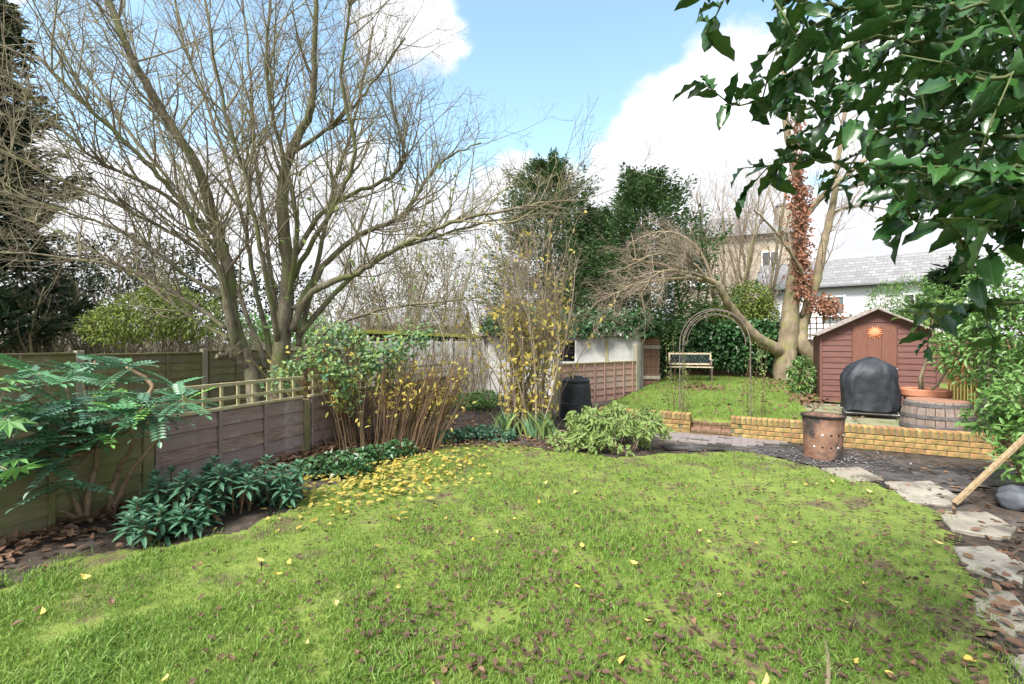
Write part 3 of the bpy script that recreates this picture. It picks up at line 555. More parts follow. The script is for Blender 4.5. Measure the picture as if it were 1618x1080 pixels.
for k in range(10):
    a = -2.6 + (k % 5) * .42; z = .18 if k < 5 else .34; r = .2225 + (z - .2) * .045; w = MB(); w.lathe((0, 0, 0), [(0, .006), (.012, .004), (.014, 0)], 10)
    V1 = np.concatenate(w.V) @ np.array(Matrix.Rotation(a, 3, 'Z') @ Matrix.Rotation(R(90), 3, 'Y')).T + np.array(fc + Vector((math.cos(a) * r * 1.005, math.sin(a) * r * 1.005, z))); w2 = MB(); w2.add(V1, np.concatenate(w.T)); w2.build('vent_hole', SOOT if k % 3 else STEEL, fb)
# ash heap with charred sticks
ah = MB(); N_ = 900; a = rng.uniform(0, 6.28, N_); r = np.abs(rng.normal(0, .45, N_)); pos = np.stack([fc.x + np.cos(a) * r * 1.3, fc.y - .1 + np.sin(a) * r * .8, .02 + np.zeros(N_)], 1)
ah.leaves(pos, rng.normal(0, 1, (N_, 3)) * (1, 1, .15), np.tile((0, 0, 1.), (N_, 1)), rng.uniform(.02, .06, N_), rng.uniform(.01, .03, N_)); ASHL = mat('ash_flake', (.12, .115, .12), (.34, .33, .34), 6, .95, 0, rand='island', c3=(.05, .045, .045))
tag(ah.build('ash_scatter', ASHL, loc=fc), 'grey ash and charred scraps round the fire bin', 'ash', kind='stuff')
# ------------------------------------------------------------------ compost bin
cc_ = Vector((1.27, 9.05, .0)); cbn = thing('compost_bin', 'black plastic compost bin with lid beside the grey post', 'compost bin', cc_)
mb = MB(); mb.lathe(cc_, [(0, .01), (.34, 0), (.34, .04), (.325, .05), (.31, .35), (.30, .36), (.285, .68), (.27, .74), (.25, .76)], 28); mb.build('body', BLACK, cbn)
mb = MB(); mb.lathe(cc_, [(.27, .755), (.275, .79), (.24, .83), (.14, .85), (.13, .875), (.0, .88)], 28); mb.build('lid', BLACK, cbn)
mb = MB(); mb.box(cc_ + Vector((.02, -.335, .14)), (.26, .03, .2)); mb.build('hatch', BLACK, cbn)
# ------------------------------------------------------------------ bench
be = S(-1.41, 6.75, zt(6.75)); RBn = RV @ Matrix.Rotation(R(12), 3, 'Z'); bn = thing('garden_bench', 'cream wooden garden bench with dark lattice back by the ivy wall', 'bench', be)
def bl(x, y, z): return be + RBn @ Vector((x, y, z))
for k in range(4): piece('seat_slat', bevbox('seat_slat', (1.25, .075, .025), .004, CREAM), bn, bl(0, -.28 + k * .095, .42), RBn)
BT = Matrix.Rotation(R(-14), 3, 'X')
for z in (.50, .82): piece('back_rail', bevbox('back_rail', (1.25, .025, .055), .004, CREAM), bn, bl(0, .09 + (z - .45) * .25, z), RBn @ BT)
for x in (-.60, .60): piece('back_stile', bevbox('back_stile', (.05, .03, .36), .004, CREAM), bn, bl(x, .145, .66), RBn @ BT)
for k in range(13):
    for sg in (-1, 1): piece('lattice_bar', bevbox('lattice_bar', (.016, .012, .36), 0, LATT), bn, bl(-.54 + k * .09, .15 + sg * .007, .66), RBn @ BT @ Matrix.Rotation(sg * R(33), 3, 'Y'))
for x in (-.58, .58):
    en = MB(); en.tube([bl(x, -.33, 0), bl(x, -.30, .2), bl(x, -.31, .40), bl(x, .0, .40), bl(x, .14, .62), bl(x, .22, .88)], .02, sides=7); en.tube([bl(x, .22, 0), bl(x, .12, .2), bl(x, .06, .40)], .02, sides=7)
    en.tube([bl(x, -.31, .40), bl(x, -.32, .60), bl(x, .05, .62), bl(x, .15, .62)], .016, sides=7); en.build('iron_end', IRON, bn)
# ------------------------------------------------------------------ arch with climbing rose
ar = thing('garden_arch', 'slender brown metal garden arch at the top of the steps', 'arch', S(-.28, .5, .27))
for t_ in (.35, .75):
    for side in (-1, 1):
        w = MB(); w.tube([S(-.28 + side * .56, t_, .2), S(-.28 + side * .56, t_, 1.5)], .0085, sides=7); w.build('post', IRON, ar)
    w = MB(); w.tube([S(-.28 + .56 * math.cos(a), t_, 1.5 + .62 * math.sin(a)) for a in np.linspace(0, math.pi, 19)], .0085, sides=7); w.build('hoop', IRON, ar)
    w = MB(); w.tube([S(-.28 + .49 * math.cos(a), t_, 1.5 + .54 * math.sin(a)) for a in np.linspace(0, math.pi, 19)], .006, sides=6); w.build('inner_hoop', IRON, ar)
for side in (-1, 1):
    for k in range(6): w = MB(); w.tube([S(-.28 + side * .56, .35, .4 + k * .22), S(-.28 + side * .56, .75, .4 + k * .22)], .006, sides=6); w.build('rung', IRON, ar)
for a in np.linspace(.3, math.pi - .3, 7): w = MB(); w.tube([S(-.28 + .56 * math.cos(a), .35, 1.5 + .62 * math.sin(a)), S(-.28 + .56 * math.cos(a), .75, 1.5 + .62 * math.sin(a))], .006, sides=6); w.build('rung', IRON, ar)
# ------------------------------------------------------------------ plank, boards and stone at the right
p1, p2 = G(1508, 795, .02), P(1640, 672, 4.3)
pl = MB(); d = (p2 - p1); Mq = d.to_track_quat('X', 'Z').to_matrix(); pl.box((p1 + p2) / 2, (d.length, .045, .028), Mq)
tag(pl.build('timber_plank', mat('plank_wood', (.22, .15, .08), (.36, .27, .16), 12, .85, .4, stretch=(3, 3, 3)), loc=p1), 'pale timber plank leaning from the soil into the right shrub', 'plank')
sb = bmesh.new(); bmesh.ops.create_icosphere(sb, subdivisions=3, radius=1)
for v in sb.verts: v.co = Vector((v.co.x * .17, v.co.y * .15, v.co.z * .11)) * (1 + .18 * math.sin(v.co.x * 5 + v.co.y * 3) + .06 * math.sin(v.co.z * 9 + v.co.x * 7) + random.uniform(-.015, .015))
for f in sb.faces: f.smooth = True
me = bpy.data.meshes.new('dark_stone'); sb.to_mesh(me); sb.free(); me.materials.append(MULCHS); o = bpy.data.objects.new('dark_stone', me); COL.objects.link(o); o.location = G(1612, 800, 0) + Vector((0, 0, .07)); tag(o, 'dark blue grey stone on the soil below the plank', 'stone')
sf = thing('side_fence', 'grey vertical board fence at the right edge of the patio', 'fence', S(3.75, 1.0, .2))
for k in range(9): piece('board', bevbox('board', (.16, .02, 1.25), .004, GREYW, .003), sf, S(3.72 + .01 * (k % 2), .35 + k * .19, .80), RV @ Matrix.Rotation(R(90), 3, 'Z'))
post(sf, S(3.68, .28), .1, 1.4, GREYW, RV, .1); post(sf, S(3.68, 2.1), .1, 1.4, GREYW, RV, .1)
bsn = thing('bamboo_screen', 'orange brown bamboo screen behind the pot at the right end of the shed', 'screen', S(3.5, 2.2, .27))
for k in range(10): w = MB(); q = S(3.38 + k * .035, 2.5 - k * .03, .25); w.tube([q, q + Vector((0, 0, .95))], .016, sides=7); w.build('cane', BAMB, bsn)
for z in (.5, .95): w = MB(); w.tube([S(3.36, 2.49, z), S(3.73, 2.2, z)], .008, sides=5); w.build('wire', IRON, bsn)
# ------------------------------------------------------------------ trees
def smooth_path(pts, n=6, jit=0.0):
    p = [Vector(q) for q in pts]; out = []
    for i in range(len(p) - 1):
        a = p[max(i - 1, 0)]; b = p[i]; c = p[i + 1]; d = p[min(i + 2, len(p) - 1)]
        for k in range(n):
            t = k / n; out.append(.5 * ((2 * b) + (c - a) * t + (2 * a - 5 * b + 4 * c - d) * t * t + (3 * b - a - 3 * c + d) * t ** 3) + Vector((random.uniform(-1, 1), random.uniform(-1, 1), random.uniform(-1, 1))) * jit)
    out.append(p[-1]); return out
def rv(): 
    v = Vector((random.gauss(0, 1), random.gauss(0, 1), random.gauss(0, 1))); return v.normalized()
def twig(mb, p, d, L, r, level, up=.12, kids=5, wob=.2, sides=None, kl=(.35, .65)):
    n = 5 if level > 0 else 3; pts = [p.copy()]; d = d.normalized(); q = p.copy()
    for i in range(n):
        d = (d + rv() * wob + Vector((0, 0, up))).normalized(); q = q + d * (L / n); pts.append(q.copy())
    mb.tube(pts, r, max(r * .35, .0016), sides or (5 if r > .012 else 3), cap=False)
    if level > 0:
        for k in range(kids):
            t = random.uniform(.2, .98); i = min(int(t * n), n - 1); b = pts[i].lerp(pts[i + 1], t * n - i); dd = (pts[i + 1] - pts[i]).normalized()
            c = dd.cross(rv()).normalized(); nd = (dd * random.uniform(.35, 1.0) + c * random.uniform(.55, 1.25)).normalized()
            twig(mb, b, nd, L * random.uniform(*kl) * (1.1 - t * .5), r * random.uniform(.35, .55), level - 1, up * .5, max(2, kids - 1), wob, None, kl)
def limb(mbt, mbb, pts, r0, r1, shoots, Lr, up=.13, kids=5, level=2, jit=.018, bias=Vector((0, 0, .5)), start=.25, sr=.3):
    sp = smooth_path(pts, 6, jit); n = len(sp); rad = [r0 + (r1 - r0) * (i / (n - 1)) ** .8 for i in range(n)]; mbt.tube(sp, rad, sides=10 if r0 > .06 else 7)
    for k in range(shoots):
        t = random.uniform(start, 1); i = min(int(t * (n - 1)), n - 2); b = sp[i]; dd = (sp[i + 1] - sp[i]).normalized(); c = dd.cross(rv()).normalized()
        nd = (dd * random.uniform(.2, .9) + c * random.uniform(.4, 1) + bias * random.uniform(.3, 1)).normalized()
        twig(mbb, b, nd, random.uniform(*Lr), min(rad[i] * .55, random.uniform(.008, .022) * (sr / .3)), level, up, kids)
bt = thing('bare_multi_stem_tree', 'big bare multi stemmed tree spreading above the low lap fence', 'tree', P(425, 600, 7.5).xy.to_3d())
tr, br = MB(), MB()
def PP(l): return [P(*q) for q in l]
root_z = P(441, 600, 7.5)
MT = tr
limb(tr, br, [Vector((root_z.x - .02, 7.5, -.1))] + PP([(441, 590, 7.5), (450, 500, 7.5), (454, 426, 7.5), (446, 310, 7.4), (459, 240, 7.3), (489, 178, 7.2), (497, 90, 7.1), (500, -60, 7.0)]), 0.168, .03, 39, (.8, 2.0))
limb(tr, br, PP([(457, 245, 7.3), (500, 215, 7.2), (537, 189, 7.0), (585, 135, 6.9), (640, 60, 6.7)]), 0.040, .012, 18, (.5, 1.3))
limb(tr, br, PP([(462, 520, 7.45), (492, 462, 7.3), (567, 429, 7.1), (618, 397, 6.9), (700, 357, 6.7), (780, 335, 6.5), (850, 322, 6.3), (930, 316, 6.1)]), 0.066, .008, 39, (.5, 1.5), start=.2)
limb(tr, br, PP([(465, 490, 7.5), (520, 410, 7.6), (581, 365, 7.6), (630, 343, 7.6), (655, 313, 7.5), (675, 281, 7.5), (707, 249, 7.4), (760, 225, 7.3)]), 0.059, .01, 39, (.6, 1.6))
limb(tr, br, PP([(470, 530, 7.6), (540, 452, 8), (607, 401, 8.2), (700, 370, 8.4), (792, 346, 8.6), (880, 335, 8.7)]), 0.056, .01, 33, (.6, 1.5))
limb(tr, br, PP([(455, 430, 7.5), (500, 345, 7.6), (560, 305, 7.7), (625, 275, 7.7), (638, 236, 7.6), (622, 180, 7.6), (610, 90, 7.5)]), 0.050, .012, 36, (.6, 1.7))
limb(tr, br, PP([(470, 545, 7.6), (500, 420, 7.9), (525, 300, 8.1), (560, 190, 8.3), (590, 40, 8.5)]), 0.050, .02, 36, (.8, 1.8))
limb(tr, br, PP([(480, 575, 7.6), (520, 520, 7.4), (600, 490, 7.1), (690, 478, 6.9), (760, 470, 6.8)]), 0.037, .01, 27, (.4, 1.1))
limb(tr, br, [Vector((P(410, 600, 7.3).x, 7.3, -.1))] + PP([(397, 590, 7.3), (372, 520, 7.2), (356, 410, 7.0), (341, 360, 7.0), (315, 270, 6.8), (274, 204, 6.6), (222, 115, 6.4), (200, 74, 6.3), (150, -60, 6.2)]), 0.124, .04, 42, (.8, 2.2))
limb(tr, br, PP([(380, 575, 7.2), (362, 500, 7.0), (347, 430, 6.9), (325, 390, 6.8), (285, 320, 6.6), (230, 255, 6.3), (150, 180, 6.0), (60, 90, 5.8)]), 0.068, .02, 42, (.7, 1.8))
for l in ([(350, 430, 7.0), (300, 385, 6.8), (200, 330, 6.5), (90, 280, 6.2), (-40, 215, 5.9)], [(352, 470, 7.0), (290, 430, 6.8), (200, 370, 6.6), (90, 330, 6.3), (-40, 290, 6.0)],
          [(360, 520, 7.1), (290, 470, 7.2), (200, 425, 7.2), (90, 405, 7.2), (-30, 395, 7.2)], [(365, 535, 7.2), (300, 500, 7.7), (220, 440, 8.1), (100, 370, 8.5), (-10, 330, 8.8)],
          [(345, 400, 7.0), (280, 300, 7.4), (190, 190, 7.8), (110, 60, 8.1), (60, -40, 8.3)], [(340, 370, 7), (250, 300, 6.6), (150, 250, 6.2), (60, 165, 5.9), (-20, 90, 5.6)]):
    limb(tr, br, PP(l), 0.037, .01, 36, (.5, 1.5))
for l in ([(430, 570, 7.5), (402, 440, 7.7), (380, 330, 7.8), (340, 200, 7.9), (285, 50, 8.0), (270, -60, 8)], [(447, 560, 7.5), (425, 400, 7.9), (405, 250, 8.2), (395, 120, 8.4), (380, -60, 8.6)],
          [(440, 540, 7.4), (415, 410, 6.9), (390, 290, 6.6), (350, 150, 6.3), (320, -30, 6.1)], [(455, 470, 7.5), (470, 350, 7.0), (440, 220, 6.7), (420, 100, 6.4), (430, -40, 6.2)],
          [(420, 580, 7.5), (385, 480, 8.0), (330, 350, 8.4), (250, 200, 8.8), (200, 40, 9)], [(460, 440, 7.5), (520, 340, 7.0), (560, 240, 6.7), (540, 120, 6.4), (560, -30, 6.2)]):
    limb(tr, br, PP(l), 0.047, .015, 36, (.7, 1.8))
limb(tr, br, PP([(398, 592, 7.3), (385, 575, 7.2), (362, 560, 7.05), (342, 562, 6.95)]), 0.050, .05, 3, (.2, .4))
tr.build('trunk', BARK, bt, smooth=True); br.build('branches', TWIG, bt, smooth=True)
lv = MB(); N_ = 60; pos = np.array([P(random.uniform(380, 760), random.uniform(250, 520), random.uniform(6.4, 7.4)) for _ in range(N_)]); lv.leaves(pos, rng.normal(0, 1, (N_, 3)) - np.array((0, 0, .6)), np.tile((0, 1., .2), (N_, 1)), .10, .045, hexa=True); lv.build('last_leaves', PALEG, bt)
# thick tan tree on the right
ty = 14.0; rt = thing('twin_trunk_tree', 'thick tan twin trunked tree with dead brown ivy just left of the shed', 'tree', (P(1255, 595, ty).x, ty, .35))
tr, br = MB(), MB(); b0 = Vector((P(1243, 600, ty).x, ty, .2))
limb(tr, br, [b0] + PP([(1240, 575, ty), (1245, 535, ty), (1250, 480, ty), (1258, 420, ty), (1264, 350, ty), (1262, 300, ty), (1248, 230, ty), (1238, 150, ty), (1240, 40, ty), (1230, -60, ty)]), .37, .022, 14, (1, 2.5), start=.5, jit=.02)
limb(tr, br, [Vector((P(1282, 600, ty).x, ty, .2))] + PP([(1286, 575, ty), (1268, 545, ty - .1), (1266, 520, ty), (1278, 480, ty), (1292, 430, ty), (1305, 370, ty), (1318, 310, ty), (1325, 240, ty + .3), (1345, 120, ty + .5)]), .27, .05, 12, (1, 2.2), start=.5, jit=.02)
limb(tr, br, PP([(1262, 350, ty), (1285, 325, ty), (1310, 300, ty - .3), (1370, 250, ty - .8)]), .15, .05, 8, (.8, 1.8))
limb(tr, br, PP([(1310, 345, ty), (1330, 330, ty), (1360, 325, ty), (1400, 330, ty - .5), (1420, 345, ty - .6)]), .05, .012, 10, (.5, 1.2))
limb(tr, br, PP([(1318, 300, ty), (1345, 295, ty), (1385, 285, ty - .4), (1430, 270, ty - .6)]), .05, .012, 10, (.5, 1.2))
limb(tr, br, PP([(1242, 558, ty), (1215, 545, ty - .2), (1190, 528, ty - .4), (1168, 502, ty - .6), (1150, 480, ty - .8), (1138, 455, ty - 1), (1118, 442, ty - 1.2), (1095, 440, ty - 1.4), (1050, 420, ty - 1.7), (1000, 410, ty - 2)]), .21, .03, 8, (.6, 1.4), start=.6)
for l in ([(1125, 445, ty - 1.1), (1085, 410, ty - 1.5), (1040, 400, ty - 1.8), (985, 425, ty - 2.1)], [(1110, 440, ty - 1.2), (1060, 440, ty - 1.8), (1000, 450, ty - 2.2), (960, 470, ty - 2.5)], [(1130, 450, ty - 1), (1100, 390, ty - 1), (1050, 365, ty - 1), (990, 385, ty - 1.2)],
          [(1120, 443, ty - 1.2), (1090, 430, ty - 2), (1040, 430, ty - 2.6), (1010, 470, ty - 2.9)]):
    limb(tr, br, PP(l), .06, .015, 26, (.5, 1.3), up=-.03, bias=Vector((-.4, 0, .1)), kids=6)
limb(tr, br, PP([(1268, 500, ty - .1), (1275, 450, ty - .4), (1250, 400, ty - .8), (1215, 355, ty - 1.1), (1190, 330, ty - 1.3)]), .06, .02, 14, (.6, 1.5))
tr.build('trunk', BARK2, rt, smooth=True); br.build('branches', TWIG2, rt, smooth=True)
lv = MB()
for (x0, y0, x1, y1, w, n_) in ((1262, 290, 1268, 470, 16, 1500), (1258, 180, 1262, 300, 10, 350), (1290, 480, 1318, 488, 16, 420)):
    t = rng.uniform(0, 1, n_); pos = np.array([P(x0 + (x1 - x0) * a + random.gauss(0, w * .55), y0 + (y1 - y0) * a + random.gauss(0, 8), ty - .28 + random.uniform(-.3, .35)) for a in t]); lv.leaves(pos, rng.normal(0, 1, (n_, 3)) - np.array((0, 0, .7)), np.tile((0, -1., .3), (n_, 1)), rng.uniform(.08, .16, n_), rng.uniform(.06, .1, n_))
lv.build('dead_ivy', RUSTY, rt)
# upright bare trees behind
def bare_tree(px, D, base_z, h, label, group, name='bare_tree', stems=3, mt=BARK2, mw=TWIG2, spread=.18, shoots=16, r=.12):
    x = (px - CX) / F * D; o = thing(name, label, 'tree', (x, D, base_z), group); a, b = MB(), MB()
    for k in range(stems):
        an = k / stems * 6.28 + random.uniform(0, 1); top = Vector((x + math.cos(an) * h * spread, D + math.sin(an) * h * spread, base_z + h * random.uniform(.8, 1)))
        m = Vector((x + math.cos(an) * h * spread * .35, D + math.sin(an) * h * spread * .35, base_z + h * .35))
        limb(a, b, [Vector((x, D, base_z - .1)), Vector((x, D, base_z + h * .1)), m, m.lerp(top, .5) + rv() * .1, top], r, .012, shoots, (h * .12, h * .3), up=.25, kids=4, start=.2)
    a.build('trunk', mt, o, smooth=True); b.build('branches', mw, o, smooth=True); return o
bare_tree(1150, 17.5, .3, 7.8, 'slim pale bare tree in front of the tan brick house', 'upright bare trees at the back', stems=6, shoots=26)
bare_tree(1195, 18.5, .3, 8.4, 'slim pale bare tree just left of the dead ivy trunk', 'upright bare trees at the back', stems=6, shoots=26)
bare_tree(1095, 18.0, .3, 6.6, 'slim pale bare tree right beside the right hand conifer', 'upright bare trees at the back', stems=3)
for px, D, h, lab in ((40, 9.5, 3.2, 'thin bare sapling behind the fence at far left edge'), (105, 10.5, 3.6, 'bare sapling between two others behind the olive fence at left'), (170, 11, 3.3, 'bare sapling nearest the green bush behind the left fence'),
                      (540, 13.5, 3.9, 'dense twiggy bare tree right of the big trunk'), (620, 14.5, 5.0, 'olive twiggy bare tree left of the yellow shrub'), (690, 15.5, 5.2, 'tall twiggy bare tree above the mossy garage roof'), (770, 17, 4.6, 'twiggy bare tree behind the yellow leaved shrub'), (300, 13, 3.6, 'twiggy bare tree behind the left trunk')):
    bare_tree(px, D, -.1, h, lab, 'bare saplings beyond the fence', 'bare_sapling', stems=6, mt=TWIG, mw=TWIG, spread=.34, shoots=24, r=.045)
th_ = MB()
for k in range(1150):
    D = random.uniform(11, 21); px = random.uniform(-120, 790); b = Vector(((px - CX) / F * D, D, -.1))
    twig(th_, b, Vector((random.uniform(-.4, .4), random.uniform(-.4, .4), 1)), random.uniform(1.0, 2.2) * D / 12, .016, 2, .05, 3, .2)
tag(th_.build('twig_thicket', mat('twig_grey', (.17, .13, .10), (.27, .22, .18), 4, .9, 0, rand='island', c3=(.16, .14, .08))), 'tangled bare undergrowth beyond the neighbouring fence', 'thicket', kind='stuff')
# conifers
def conifer(px, D, ztop, rad, label, m, n=9000, zb_=0.2, size=.34, name='conifer', peaks=3):
    x = (px - CX) / F * D; o = thing(name, label, 'tree', (x, D, 0)); a = MB(); a.tube([(x, D, -.1), (x, D, ztop * .5), (x, D, ztop * .96)], rad * .11, .02, 9); a.build('trunk', BARK, o)
    lv = MB(); K = 100; nb = n // K
    for k in range(nb):                                    # each bough is a rising feathery spray, with gaps between boughs
        f = random.random() ** .85; z = zb_ + (ztop - zb_) * f; an = random.uniform(0, 6.283); rr = rad * (1 - f) ** .55 * random.uniform(.6, 1.1) + .15
        rr *= 1 + .25 * math.sin(an * peaks + z * 1.3)
        out = np.array((math.cos(an), math.sin(an), 0)); sdw = np.array((-math.sin(an), math.cos(an), 0)); rise = random.uniform(.15, .55)
        t = rng.uniform(.15, 1, K) ** .75; lat = rng.normal(0, 1, K) * random.uniform(.14, .26) * rr * (1.15 - t); ver = rng.normal(0, .12, K)
        pos = np.array((x, D, z)) + out * (rr * t)[:, None] + sdw * lat[:, None] + np.stack([0 * t, 0 * t, rr * rise * t * t + ver], 1)
        dd = out * .8 + sdw * (np.sign(lat) * rng.uniform(.1, .9, K))[:, None] + rng.normal(0, .3, (K, 3)) + np.array((0, 0, .3))
        lv.leaves(pos, dd, rng.normal(0, .5, (K, 3)) + np.array((0, 0, 1.)), size * rng.uniform(.5, 1.4, K), size * .4 * rng.uniform(.6, 1.2, K))
    lv.build('crown', m, o); return o
conifer(866, 19, 8.9, 4.0, 'tall green cypress above the ivy roofed garage', CONIF, 42000, size=.17)
conifer(1018, 17, 7.6, 3.7, 'dark green cypress between the tall cypress and the pale bare trees', CONIF, 38000, size=.17)
conifer(942, 20.5, 7.3, 3.4, 'shorter cypress filling the gap between two taller ones', CONIF, 30000, size=.18)
conifer(-70, 9.5, 9.3, 2.1, 'dark evergreen conifer cut by the left edge of the photo', YEW, 24000, .8, size=.27)
conifer(1500, 14, 3.7, 1.2, 'dark rounded evergreen behind the shed at right', YEW, 3000)
# ------------------------------------------------------------------ leafy shrubs
def cloud_pts(blobs, n):
    w = np.array([b[3] * b[4] * b[5] for b in blobs]) ** .7; idx = rng.choice(len(blobs), n, p=w / w.sum()); B = np.array(blobs)[idx]
    v = rng.normal(0, 1, (n, 3)); v /= np.linalg.norm(v, axis=1)[:, None]; r = rng.uniform(.5, 1.05, n)[:, None] ** .6
    return B[:, :3] + v * r * B[:, 3:6], v
def bush(name, label, cat, base, blobs, n, L, W, m, stems=6, group=None, hexa=False, droop=.2, mstem=TWIGR, sr=.014):
    o = thing(name, label, cat, base, group); st_ = MB()
    for k in range(stems):
        b = blobs[k % len(blobs)]; e = Vector(b[:3]) + Vector((random.uniform(-.5, .5) * b[3], random.uniform(-.5, .5) * b[4], random.uniform(-.2, .5) * b[5])); s0 = Vector(base) + Vector((random.uniform(-.1, .1), random.uniform(-.1, .1), -.03))
        st_.tube(smooth_path([s0, s0.lerp(e, .5) + rv() * .06 + Vector((0, 0, .05)), e], 4), sr, sr * .4, 5)
        for q in range(5): twig(st_, s0.lerp(e, random.uniform(.4, 1)), (e - s0).normalized() + rv() * .9, max(b[3], b[5]) * .8, sr * .4, 1, .1, 3)
    st_.build('stems', mstem, o, smooth=True); lv = MB(); pos, v = cloud_pts(blobs, n); keep = pos[:, 2] > base[2] + .02; pos, v = pos[keep], v[keep]; k = len(pos)
    d = v * .7 + rng.normal(0, .6, (k, 3)); up_ = v * .6 + np.array((0, 0, 1.)) + rng.normal(0, .35, (k, 3)); lv.leaves(pos, d, up_, L * rng.uniform(.6, 1.25, k), W * rng.uniform(.7, 1.2, k), hexa=hexa, droop=droop)
    lv.build('foliage', m, o); return o
def B(px, py, D, rx, ry, rz): p = P(px, py, D); return (p.x, p.y, p.z, rx, ry, rz)
bush('ivy_roof', 'thick dark ivy heaped over the white garage roof', 'ivy', (1.9, 14.2, 1.72), [B(x, 518 - 8 * math.sin(k), 13.5 + .5 * (k % 3), .55, .6, .33) for k, x in enumerate(range(790, 1040, 25))] + [B(x, 505, 14.6, .6, .6, .35) for x in range(800, 1030, 40)] + [B(1032, 530, 13.4, .25, .3, .35)] + [B(x, 527 + 4 * math.sin(x), 13.15, .33, .22, .2) for x in range(820, 1040, 22)], 11000, .13, .11, IVY, 8)
bush('ivy_mass', 'dark ivy covering the boundary wall behind the bench', 'ivy', tuple(S(-.6, 8.6, .35)), [(*S(s_, 8.55 + .1 * (k % 2), z_), .55, .42, .5) for k, s_ in enumerate(np.arange(-2.7, 1.3, .36)) for z_ in (1.15, 1.75)] + [(*S(-2.4, 8.5, .7), .4, .3, .45)], 8500, .15, .13, IVY, 8)
bush('golden_bush', 'yellow green bushy shrub behind the arch before the white cottage', 'shrub', tuple(S(.3, 9.6, .3)), [B(1185, 480, 16.2, .8, .6, .8), B(1165, 505, 16, .9, .6, .6), B(1205, 500, 16, .5, .5, .7), B(1120, 500, 16.4, .6, .5, .5)], 5000, .13, .07, BUSH, 6)
bush('green_bush', 'leafy green bush behind the olive fence left of the trunks', 'shrub', (P(240, 600, 9.4).x, 9.4, -.1), [B(230, 500, 9.4, .9, .6, .5), B(300, 500, 9.6, .7, .6, .5), B(180, 515, 9.3, .6, .5, .4), B(260, 470, 9.6, .5, .4, .35)], 4500, .10, .045, BUSH, 6)
bush('olive_tree', 'hazy olive tree behind the twiggy saplings at centre left', 'tree', (P(640, 560, 21).x, 21, -.1), [B(600, 440, 21, 1.6, 1, 1.3), B(660, 400, 21, 1.5, 1, 1.5), B(700, 450, 20.5, 1.3, 1, 1.5), B(560, 480, 21, 1.2, 1, 1.2), B(640, 490, 20, 2, 1, 1)], 6000, .16, .06, mat('olive_leaf', (.10, .11, .045), (.20, .20, .09), 2, .7, 0, rand='island', c3=(.16, .14, .08), transl=.2), 9, sr=.05)
bush('evergreen_screen', 'dark hazy evergreens far behind the left fence', 'hedge', (P(180, 560, 18).x, 18, -.1), [B(x, y, 18, 1.3, .9, 1.3) for x, y in ((40, 440), (110, 420), (190, 415), (260, 430), (330, 445), (150, 490), (250, 500), (60, 500), (340, 500), (400, 490), (470, 480))], 9000, .22, .1, YEW, 9, sr=.05)
bush('lime_hedge', 'bright lime hedge glimpsed behind the big trunk', 'hedge', (P(430, 560, 14).x, 14, -.1), [B(x, 520, 14, .5, .4, .5) for x in (395, 430, 470, 500)], 2200, .1, .06, BRIGHT, 4)
bush('bamboo_clump', 'light green feathery clump behind the shed roof at right', 'shrub', (P(1420, 560, 12.5).x, 12.5, .3), [B(1400, 480, 12.5, .45, .5, .6), B(1440, 475, 12.5, .6, .5, .7), B(1480, 490, 12.2, .5, .5, .7)], 3500, .12, .022, HEDGE, 8)
bush('laurel_hedge', 'bushy bright green evergreen over the board fence at right', 'hedge', tuple(S(4.3, .9, .1)), [B(1545, 560, 6.6, .5, .5, .45), B(1590, 520, 6.4, .5, .5, .5), B(1640, 560, 6.0, .6, .6, .9), B(1520, 545, 6.9, .35, .4, .3), B(1600, 450, 6.6, .6, .5, .5), B(1560, 480, 6.8, .45, .4, .4), B(1660, 640, 5.6, .5, .5, .6)], 5200, .10, .04, HEDGE, 8, hexa=True)
bush('evergreen_shrub', 'glossy low evergreen shrub at the right edge above the plank', 'shrub', (P(1640, 720, 4.7).x, 4.7, 0), [B(1590, 640, 4.9, .28, .3, .16), B(1630, 630, 4.7, .35, .35, .22), B(1560, 665, 5.0, .22, .25, .12), B(1630, 700, 4.5, .3, .3, .2), B(1650, 660, 4.6, .35, .35, .3), B(1612, 735, 4.4, .2, .2, .16)], 1500, .09, .038, HEDGE, 9, hexa=True)
bush('fern_tuft', 'small green ferny growth at the foot of the shed left side', 'plant', tuple(S(1.35, 4.2, .3)), [(*S(1.3, 4.2, .75), .25, .3, .45)], 700, .12, .04, HEDGE, 4)
# low ground ivy patches
bush('ground_ivy', 'dark ivy patch spilling round the foot of the brown stems', 'ivy', tuple(G(560, 738)), [B(x, y, F * H / (y + 12 - CY), .24, .2, .09) for x, y in ((495, 738), (530, 728), (565, 722), (600, 716), (630, 708), (555, 738))], 1500, .07, .06, IVY, 5)
bush('ground_ivy', 'blue green ivy patch below the iris leaves', 'ivy', tuple(G(745, 697)), [B(x, y, F * H / (y + 6 - CY), .26, .2, .09) for x, y in ((710, 690), (740, 685), (770, 682), (790, 688))], 1200, .07, .06, EUPH, 4)
bush('nettle_patch', 'green weeds growing below the concrete garage', 'weeds', (P(730, 640, 10.5).x, 10.5, 0), [B(x, y, 10.5, .4, .5, .14) for x, y in ((700, 640), (735, 632), (765, 628), (720, 655), (755, 645))], 1800, .1, .05, HEDGE, 4)
